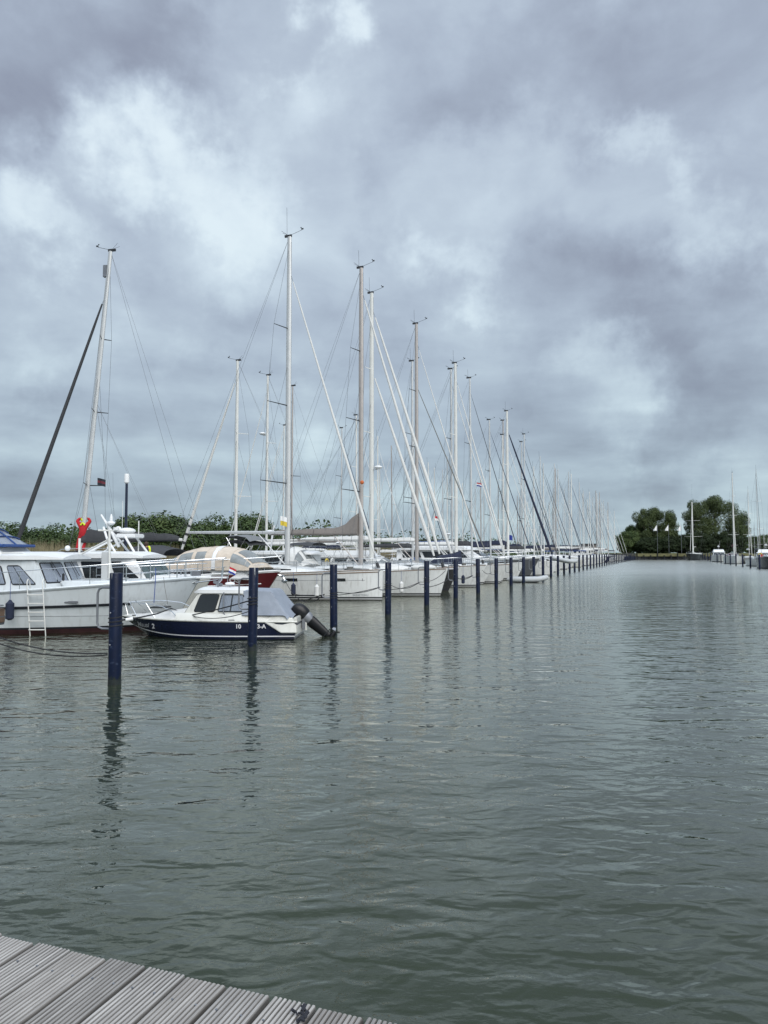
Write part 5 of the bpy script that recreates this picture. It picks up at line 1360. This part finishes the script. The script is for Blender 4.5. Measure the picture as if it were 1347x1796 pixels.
per2, _ = person('seated person in dark clothes with a yellow-green life jacket, left of the radar arch', (q_.x, q_.y, 1.65), R(200), J2, BON, RAD, [('jacket', NM, .03, cloth)], 0)
MB().tube([(-.02, -.15, .72), (0, -.16, .98), (.02, -.06, 1.08), (.02, .06, 1.08), (0, .16, .98), (-.02, .15, .72)], .055, hiviz, 8).build('life_jacket', per2)
bx_ = thing('deck_bench', 'white cockpit bench under the seated person behind the pilothouse boat', 'bench', (q_.x, q_.y, 1.1), R(200))
MB().box((0, 0, .78), (.5, 1.2, .09), roofw).build('seat', bx_, bevel=.015); MB().box((0, 0, .37), (.4, 1.0, .74), roofw).build('base', bx_, bevel=.02)

# ------------------------------------------------------------------ classic boat's bowsprit peeping in from the left edge
def left_boat():
    root = thing('wooden_boat', 'tip of a brown wooden bow platform with anchor at the left frame edge', 'boat', (-12.15, 16.95, 0), R(-6))
    L, B = 7., 2.5
    h = Hull(L, B, 1.12, .85, .8, MOTOR, .6, 0, .93, .34, .75)
    h.build(root, [((-.08,), teak, 1), (.12, wood, 6), (.06, boot, 1), (-.5, antif, 2)], 24); h.deck(root, teak)
    MB().box((3.25, 0, 1.20), (.75, .34, .06), wood).build('bow_platform', root, bevel=.012)
    MB().box((3.36, 0, 1.30), (.5, .30, .035), chrome).build('roller_plate', root, bevel=.01)
    mb = MB(); mb.tube([(3.1, 0, 1.26), (3.55, 0, 1.16), (3.60, 0, 1.0)], .028, galv, 6); mb.box((3.58, 0, .98), (.10, .34, .20), galv, ry=R(12)); mb.build('anchor', root)
    MB().box((3.62, 0, 1.07), (.05, .30, .30), wood).build('stem_cap', root, bevel=.02)
    mb = MB()
    for i in range(9): mb.ell((2.95+i*.075, .02*(-1)**i-.1, 1.36), (.045, .03, .02), galv, 6, 4)
    mb.build('chain', root)
    MB().tube([(3.2, -.1, 1.35), (2.6, -.3, 2.4)], .008, wire, 4).build('forestay', root)
    o, q = frustum(root, -2.8, .4, .9, .85, -2.8, .1, .8, 1.6, wood, 'cabin', .03)
    for u0 in (.15, .42, .69): window(q['n'], [(u0, .4), (u0+.18, .4), (u0+.18, .8), (u0, .8)], root, out=(0, -1, 0))
left_boat()

# ------------------------------------------------------------------ vegetation
def crown(name, parent, rx, ry, z0, z1, n, m, seed, leaf=.35, lobes=14, low=.0, up=.35, spike=0., dense=False):
    rg = np.random.default_rng(seed); zc = (z0+z1)/2; rz = (z1-z0)/2
    # clumps: lobes spread near the surface of an egg, each holding many small leaf faces
    C = []; 
    for i in range(lobes):
        a = rg.uniform(0, 2*math.pi); s = rg.uniform(-1, 1)*(1-low)+low*.3; f = rg.uniform(.35, .88) if not dense else rg.uniform(.45, .78)
        rr_ = math.sqrt(max(0, 1-s*s))
        if dense:       # broad shouldered dome of many small boughs
            q3 = (rr_**3.2+abs(s)**3.2)**(1/3.2); f = rg.uniform(.58, .90)/q3; C.append((rx*f*rr_*math.cos(a), ry*f*rr_*math.sin(a), zc+rz*f*s, rg.uniform(.12, .24))); continue
        C.append((rx*f*rr_*math.cos(a), ry*f*rr_*math.sin(a), zc+rz*f*s, rg.uniform(.24, .44)))
    C.append((0, 0, zc, .6))
    C = np.array(C); k = rg.choice(len(C), n, p=(C[:, 3]**2)/np.sum(C[:, 3]**2))
    d = rg.normal(size=(n, 3)); d /= np.linalg.norm(d, axis=1)[:, None]
    rad = rg.uniform(.55, 1.05, n)**.5
    P = C[k, :3]+d*(C[k, 3]*rad)[:, None]*np.array([rx, ry, rz])
    if spike:
        P[:, 2] += np.abs(rg.normal(size=n))*spike*(P[:, 2] > zc)
    P[:, 2] = np.maximum(P[:, 2], z0*.9)
    nr = d+rg.normal(size=(n, 3))*.55; nr[:, 2] += up; nr /= np.linalg.norm(nr, axis=1)[:, None]
    t = np.cross(nr, rg.normal(size=(n, 3))); t /= np.linalg.norm(t, axis=1)[:, None]; b = np.cross(nr, t)
    s = (leaf*rg.uniform(.5, 1.3, n))[:, None]
    v = np.stack([P-t*s*.5, P+b*s*.32, P+t*s*.6, P-b*s*.32], 1).reshape(-1, 3)
    me = bpy.data.meshes.new(name); me.vertices.add(4*n); me.vertices.foreach_set('co', v.ravel())
    me.loops.add(4*n); me.loops.foreach_set('vertex_index', np.arange(4*n)); me.polygons.add(n)
    me.polygons.foreach_set('loop_start', np.arange(0, 4*n, 4)); me.polygons.foreach_set('loop_total', np.full(n, 4)); me.update()
    me.materials.append(m); o = bpy.data.objects.new(name, me); col.objects.link(o); o.parent = parent; return o
def trunk(parent, h_, r, seed, n=7, spread=.5):
    rt = random.Random(seed); mb = MB(); mb.tube([(0, 0, -.3), (.1, 0, h_*.3), (-.1, .1, h_*.6), (0, 0, h_*.9)], [r*1.2, r, r*.6, r*.2], bark, 8)
    for i in range(n):
        a = rt.uniform(0, 6.28); z = h_*rt.uniform(.15, .6); l = h_*spread*rt.uniform(.5, 1)
        mb.tube([(0, 0, z), (math.cos(a)*l*.5, math.sin(a)*l*.5, z+l*.45), (math.cos(a)*l, math.sin(a)*l, z+l*.8)], [r*.45, r*.3, r*.08], bark, 5)
    return mb.build('trunk', parent)
# bushes of the left bank
bush_proto = []
for i in range(5):
    r_ = thing('bush', '', 'bush', (0, 0, 0)); m = [leafM, leafD, leafD, leafDD, leafD][i]
    crown('crown', r_, 1., 1., .0, 2.0, 14000, m, 100+i, .08, 26, .1, .4, .10); trunk(r_, 1.4, .05, i); bush_proto.append(r_)
tree_proto = []
for i in range(3):
    r_ = thing('tree', '', 'tree', (0, 0, 0)); crown('crown', r_, 1., 1., .12, 2.0, 16000, [leafD, leafM, leafD][i], 200+i, .08, 30, .0, .4, .08); trunk(r_, 1.5, .07, 30+i); tree_proto.append(r_)
km = kidmap(); ub = set(); ut = set()
rv = random.Random(5)
def plant(P_, used_, i, loc, sx, sz, label, cat, group):
    o = P_[i] if i not in used_ else copy_tree(P_[i], None, km); used_.add(i)
    o.location = loc; o.scale = (sx, sx*rv.uniform(.85, 1.15), sz/2); o.rotation_euler = (0, 0, rv.uniform(0, 6.28)); tag(o, label, cat, group); return o
BC = {}
def ordx(n): return ordn(n) if n < 50 else 'fiftieth' if n == 50 else 'fifty-'+ORD[n-50]
def bl_(u, t):
    BC[t] = BC.get(t, 0)+1; t = ('bush' if 'bush' in t else 'taller shrub'); k_ = 'rounded green bush in the hedge' if t == 'bush' else 'loose shrub rising above the hedge'
    return f'{ordx(BC[k_])} {t} from the left in the hedge, '+('behind the white cruiser' if u < 26 else 'behind the man in red' if u < 42 else 'left of the lamp post' if u < 60 else 'below the dark trees' if u < 104 else 'beyond the masts')
    if u < 26: return t+', behind the white cruiser and its blue bimini'
    if u < 42: return t+', behind the man in red at the raked mast'
    if u < 60: return t+', between the raked mast and the lamp post'
    if u < 104: return t+', below the dark trees behind the beige canvas'
    return t+', beyond the masts right of the dark trees'
n = 0
u = -20
while u < 150:
    v = 54+rv.uniform(-2, 3); p = W(u, v, .6); hh = rv.uniform(3.8, 5.0)*(1 if u < 62 else .82 if u < 104 else .5)
    plant(bush_proto, ub, rv.randrange(5), p, rv.uniform(2.6, 3.6), hh, bl_(u, 'rounded green bush in the hedge'), 'bush', 'bushes behind the reeds'); u += rv.uniform(2.6, 3.8); n += 1
u = -20
while u < 100:     # a taller, looser second rank
    v = 62+rv.uniform(-3, 5); p = W(u, v, .6); hh = rv.uniform(5.2, 7.4)*(1 if u < 58 else .62 if u < 104 else .42)
    plant(bush_proto, ub, rv.randrange(5), p, rv.uniform(1.8, 2.9), hh, bl_(u, 'loose shrub rising above the hedge'), 'bush', 'shrubs rising above the hedge'); u += rv.uniform(3, 6.5)
for j, (x, y, Y, w, lb) in enumerate([(250, 908, 92, 4.4, 'small round tree left of the radar arch'), (285, 900, 94, 5.2, 'broad dark tree behind the radar arch'), (322, 901, 96, 5.0, 'broad dark tree above the beige canvas'),
        (345, 915, 99, 3.4, 'lower dark tree behind the striped headsail'), (388, 922, 104, 3.6, 'loose tree left of the tall tree behind the bare boom'), (412, 899, 106, 4.8, 'tall dark tree behind the bare white boom'),
        (440, 902, 110, 4.4, 'tall dark tree behind the thin mast with the radar ring'), (457, 922, 114, 3.6, 'tree at the right end of the clump behind the bare boom'), (225, 918, 90, 2.8, 'slim tree behind the lamp post')]):
    p = at(x, y, Y); plant(tree_proto, ut, j % 3, (p.x, p.y, .6), w, p.z-.6, lb, 'tree', 'trees beyond the reeds')
# far rank of low scrub along the horizon
def far_scrub():
    mb = []; rg = np.random.default_rng(8); n = 70000
    u = 120+rg.uniform(0, 1, n)**1.4*420; v = 75+rg.uniform(-25, 60, n)
    hmax = 4.5+2.2*np.sin(u*.11)+1.6*np.sin(u*.31+2)+1.0*np.sin(v*.4); z = .5+rg.uniform(0, 1, n)**.8*np.maximum(hmax, 1.5)
    P = np.stack([P0.x+U.x*u+V.x*v, P0.y+U.y*u+V.y*v, z], 1); nr = rg.normal(size=(n, 3)); nr[:, 2] += .4; nr /= np.linalg.norm(nr, axis=1)[:, None]
    t = np.cross(nr, rg.normal(size=(n, 3))); t /= np.linalg.norm(t, axis=1)[:, None]; b = np.cross(nr, t); s = rg.uniform(.35, .95, n)[:, None]
    vv = np.stack([P-t*s*.5, P+b*s*.4, P+t*s*.6, P-b*s*.4], 1).reshape(-1, 3)
    me = bpy.data.meshes.new('far_scrub'); me.vertices.add(4*n); me.vertices.foreach_set('co', vv.ravel()); me.loops.add(4*n); me.loops.foreach_set('vertex_index', np.arange(4*n))
    me.polygons.add(n); me.polygons.foreach_set('loop_start', np.arange(0, 4*n, 4)); me.polygons.foreach_set('loop_total', np.full(n, 4)); me.update(); me.materials.append(leafD)
    o = bpy.data.objects.new('far_scrub', me); col.objects.link(o); tag(o, 'low dark scrub along the horizon behind the masts', 'scrub', kind='stuff')
far_scrub()
def reeds():
    rg = np.random.default_rng(9); n = 60000
    u = rg.uniform(-30, 170, n); v = 44.5+rg.uniform(0, 7, n); h_ = rg.uniform(1.6, 3.0, n)*(1+.15*np.sin(u*.7)); z0 = .2+np.minimum((v-44)*.15, .5)
    B_ = np.stack([P0.x+U.x*u+V.x*v, P0.y+U.y*u+V.y*v, z0], 1); a = rg.uniform(0, 2*np.pi, n); w = rg.uniform(.025, .06, n)
    d = np.stack([np.cos(a), np.sin(a), np.zeros(n)], 1)*w[:, None]; tip = B_+np.stack([rg.normal(size=n)*.22, rg.normal(size=n)*.22, h_], 1)
    vv = np.stack([B_-d, B_+d, tip], 1).reshape(-1, 3)
    me = bpy.data.meshes.new('reeds'); me.vertices.add(3*n); me.vertices.foreach_set('co', vv.ravel()); me.loops.add(3*n); me.loops.foreach_set('vertex_index', np.arange(3*n))
    me.polygons.add(n); me.polygons.foreach_set('loop_start', np.arange(0, 3*n, 3)); me.polygons.foreach_set('loop_total', np.full(n, 3)); me.update(); me.materials.append(reedm)
    o = bpy.data.objects.new('reeds', me); col.objects.link(o); tag(o, 'straw coloured reed bed along the bank behind the yachts', 'reeds', kind='stuff')
reeds()

# ------------------------------------------------------------------ quay at the head of the basin, big trees, flags
QY = 232.
def quay():
    root = thing('quay', 'low timber quay with mossy top closing the far end of the basin', 'quay')
    a = at(1075, 968, QY); b = at(1470, 968, QY+8); c = (a+b)/2; L_ = (b-a).length; an = math.atan2(b.y-a.y, b.x-a.x)
    moss = mat('mossy_planks', (.13, .125, .06), .95, var=.35, vscale=.5)
    MB().box((c.x, c.y+3, 1.55), (L_, 6, .9), moss, rz=an).build('top_planking', root)
    MB().box((c.x, c.y+3.4, .5), (L_-.4, 5.6, 1.3), darkhull, rz=an).build('quay_wall', root)
    for i in range(34):
        p = a.lerp(b, (i+.5)/34); MB().tube([(p.x, p.y-.25, -1), (p.x, p.y-.25, 1.5 if i % 3 else 2.2)], .16, darkhull, 8).build('fender_pile', root)
quay()
g_ = MB(); aa = at(1040, 968, QY+5); bb = at(1900, 968, QY+12)
g_.add([(aa.x, aa.y, 1.75), (bb.x, bb.y, 1.75), (bb.x+300, bb.y+500, 1.75), (aa.x+60, aa.y+500, 1.75)], [(0, 1, 2, 3)], grassm); tag(g_.build('quay_ground'), kind='structure')
def bigtree(x, ytop, Y, w, label, m, seed, n=15000, ry=.8, z0=.3):
    p = at(x, ytop, Y); hh = p.z-1.7; r_ = thing('big_tree', label, 'tree', (p.x, p.y, 1.7))
    crown('crown', r_, w, w*ry, z0, hh, int(n*5.5), m, seed, .30, 120, -.1, .5, .35, True); trunk(r_, hh*.85, .45, seed, 12); return r_
bigtree(1149, 890, 243, 7.2, 'large round-crowned tree left of the white-masted boat, flags before it', leafP, 51)
bigtree(1253, 873, 250, 11.8, 'largest spreading tree behind the right-hand boats', leafP, 52, 22000)
bigtree(1102, 933, 240, 4.4, 'small bright bush-like tree at left edge of the tree group', leafM, 53, 5000, .8, .4)
bigtree(1119, 921, 246, 4.6, 'mid-height tree beside the small bright one', leafD, 54, 7000, .8, .4)
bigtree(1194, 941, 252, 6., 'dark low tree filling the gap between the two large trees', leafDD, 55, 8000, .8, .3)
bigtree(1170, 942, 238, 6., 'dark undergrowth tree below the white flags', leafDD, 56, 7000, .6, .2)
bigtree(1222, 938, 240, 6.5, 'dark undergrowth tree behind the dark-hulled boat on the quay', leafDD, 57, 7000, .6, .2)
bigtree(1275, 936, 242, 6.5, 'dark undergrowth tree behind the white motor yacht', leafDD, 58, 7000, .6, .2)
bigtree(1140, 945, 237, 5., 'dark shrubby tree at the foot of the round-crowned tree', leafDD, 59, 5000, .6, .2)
bigtree(1322, 943, 258, 6., 'dark tree behind the masts at the right edge', leafD, 60, 7000, .6, .3)
bigtree(1352, 940, 262, 7., 'dark tree cut by the right edge of the view', leafD, 61, 7000, .6, .3)
for i, (x, lb) in enumerate(((1150, 'leftmost of three white flags before the dark trees'), (1170, 'middle one of three white flags before the dark trees'), (1192, 'rightmost of three white flags before the dark trees'))):
    p = at(x+2.5, 920, 233.5); r_ = thing('flag', lb, 'flag', (p.x, p.y, 1.9), 0, 'white flags on the quay')
    MB().tube([(0, 0, 0), (0, 0, p.z-1.6)], .05, galv, 6).build('pole', r_)
    zt = p.z-1.9; s_ = []
    for j in range(7):
        x_ = -1.1*j/6; s_.append([(x_, .15*math.sin(j*1.2), zt-1.4*(j/6)**1.1-.1), (x_, .15*math.sin(j*1.2+.3), zt-1.95)])
    MB().loft(s_, flagwhite).build('cloth', r_)
# low white building and dark hall beyond the far end of the left row
def building(label, p, w, d, h_, wallm, bands):
    r_ = thing('building', label, 'building', p, R(-8)); MB().box((0, 0, h_/2), (w, d, h_), wallm).build('wall', r_)
    MB().box((0, 0, h_+.15), (w+.5, d+.5, .3), cvgrey).build('roof', r_)
    for i in range(bands):
        x = -w/2+(i+.5)*w/bands; wf = MB().box((x, -d/2-.02, h_*.55), (w/bands*.7, .08, h_*.4), roofw).build('window', r_); MB().box((x, -d/2-.05, h_*.55), (w/bands*.56, .06, h_*.33), glassd).build('pane', wf)
bl = at(1020, 968, 250); building('low white harbour building with dark windows beyond the far masts', (bl.x, bl.y, .8), 6.5, 5, 3.6, roofw, 4)
bl = at(1033, 968, 252); building('taupe hall with flat roof right of the white harbour building', (bl.x, bl.y, .8), 4.2, 5, 4.2, taupe, 2)

# ------------------------------------------------------------------ right-hand row
RP = Vector((53.0, 104.6, 0))
rpro = far_p
km = kidmap()
for k in range(0, 13):
    o = copy_tree(far_p, None, km); q = RP+U*(10.5*k); o.location = (q.x, q.y, 0); o.rotation_euler = (0, 0, 0)
    tag(o, f'dark mooring piling, {ordn(k+1)} from the right edge in the right-hand row', 'piling', 'mooring pilings of the right-hand row')
def rplace(bx, by, L): return (bx+math.cos(HB)*L/2, by+math.sin(HB)*L/2, 0)
yacht('sailing_yacht', 'white yacht with maroon sail cover, bow rounded towards the fairway on the right', 'sailboat', (73.5, 156, 0), AU+math.pi, L=11, B=3.7, zb=1.7, zm=1.3, zs=1.2, mast_s=3.2, top=19.0, boomL=5, boomz=3.6,
      lvl=1, mastm=aluw, mr=.17, nsp=3, genoa=cvwhite, gr=.05, cover=mat('cover_maroon', (.09, .02, .025), .85), coverh=.5, hood=mat('cover_maroon', (.09, .02, .025)))
yacht('sailing_yacht', 'black-hulled yacht cut by the right edge, tallest mast on the right', 'sailboat', (58.2, 111, 0), AU+math.pi, L=13, B=4, zb=1.9, zm=1.6, zs=1.5, mast_s=1.7+.0, top=17.4, boomL=6, boomz=3.6,
      lvl=1, mastm=alu, mr=.17, nsp=3, genoa=cvwhite, gr=.05, cover=cvnavy, coverh=.4, hullm=darkhull)
yacht('sailing_yacht', 'dark-hulled yacht lying at the quay before the largest tree', 'sailboat', (at(1217, 968, 224).x, 224, 0), R(-122), L=13, B=4.2, zb=2.0, zm=1.7, zs=1.6, mast_s=5, top=17.5, boomL=5, boomz=4, lvl=1, mastm=aluw, mr=.26, nsp=2, genoa=aluw, gr=.05,
      hullm=darkhull, spr_side=2.6, antenna=5.5)
motor_yacht('white flybridge motor yacht moored far off at the right', (at(1267, 968, 182).x, 184, 0), R(248), 11, None, True, 1.0)
motor_yacht('white motor yacht with red ensign between the right-hand yachts', (at(1337, 968, 124).x+2, 127, 0), R(235), 10, None, True, .95)
flag(at(1334, 972, 113), .6, .9, (flagred,), 'red ensign hanging at the stern of the right-hand motor yacht')
rr = random.Random(77)
SH = ['white yacht', 'white yacht', 'navy-hulled yacht', 'cream yacht', 'white yacht', 'white yacht with blue hood']
for j, (x, yt, Y, i) in enumerate([(1288, 908, 170, 2), (1311, 858, 158, 0), (1317, 930, 190, 3), (1326, 823, 128, 4), (1331, 905, 175, 0), (1339, 925, 200, 5), (1322, 920, 215, 1), (1352, 850, 140, 0), (1375, 800, 115, 3), (1400, 860, 150, 4)]):
    p = at(x, yt, Y); s = p.z/(16.2+.35*i); L = 11.5+.4*(i % 3); ms = (4.5+.3*(i % 2)-L/2)*s; HR = AU+math.pi
    put(i, 2, (p.x+math.cos(HR)*ms, p.y+math.sin(HR)*ms, 0), HR, s, f'{SH[i]} in the right-hand row, {["short mast left of the maroon cover","mast just right of the maroon cover","low mast before the far dark tree","tall thin dark mast","mid-height mast by the right edge","short mast by the right edge","small mast far behind","mast outside the right edge","tall mast outside the right edge","mast farthest outside the right edge"][j]}', 'sailing yachts of the right-hand row')
flag(at(836, 846, 60), .4, .3, (flagred, flagwhite, flagblue), 'small tricolour courtesy flag among the far masts')
flag(at(492, 905, 40), .35, .5, (flagwhite, flagyel), 'white flag drooping left of the plumb-bowed sloop mast')
flag(at(763, 905, 52), .35, .3, (flagred, flagwhite), 'small red and white flag beside the thick white headsail')
bflag = at(893, 938, 66); flag(bflag, .3, .45, (flagblue,), 'blue flag hanging below the far forestays')
tag(MB().ell(at(635, 846, 43), (.12, .12, .12), orange, 8, 6).build('orange_marker'), 'small orange ball on the brown-grey mast', 'marker ball')
for o in [t for i, t in enumerate(T1) if (1, i) not in used]+[t for i, t in enumerate(T2) if (2, i) not in used]:
    for c in kids(o):
        for g in kids(c): bpy.data.objects.remove(g)
        bpy.data.objects.remove(c)
    bpy.data.objects.remove(o)
print('objects', len(col.objects))
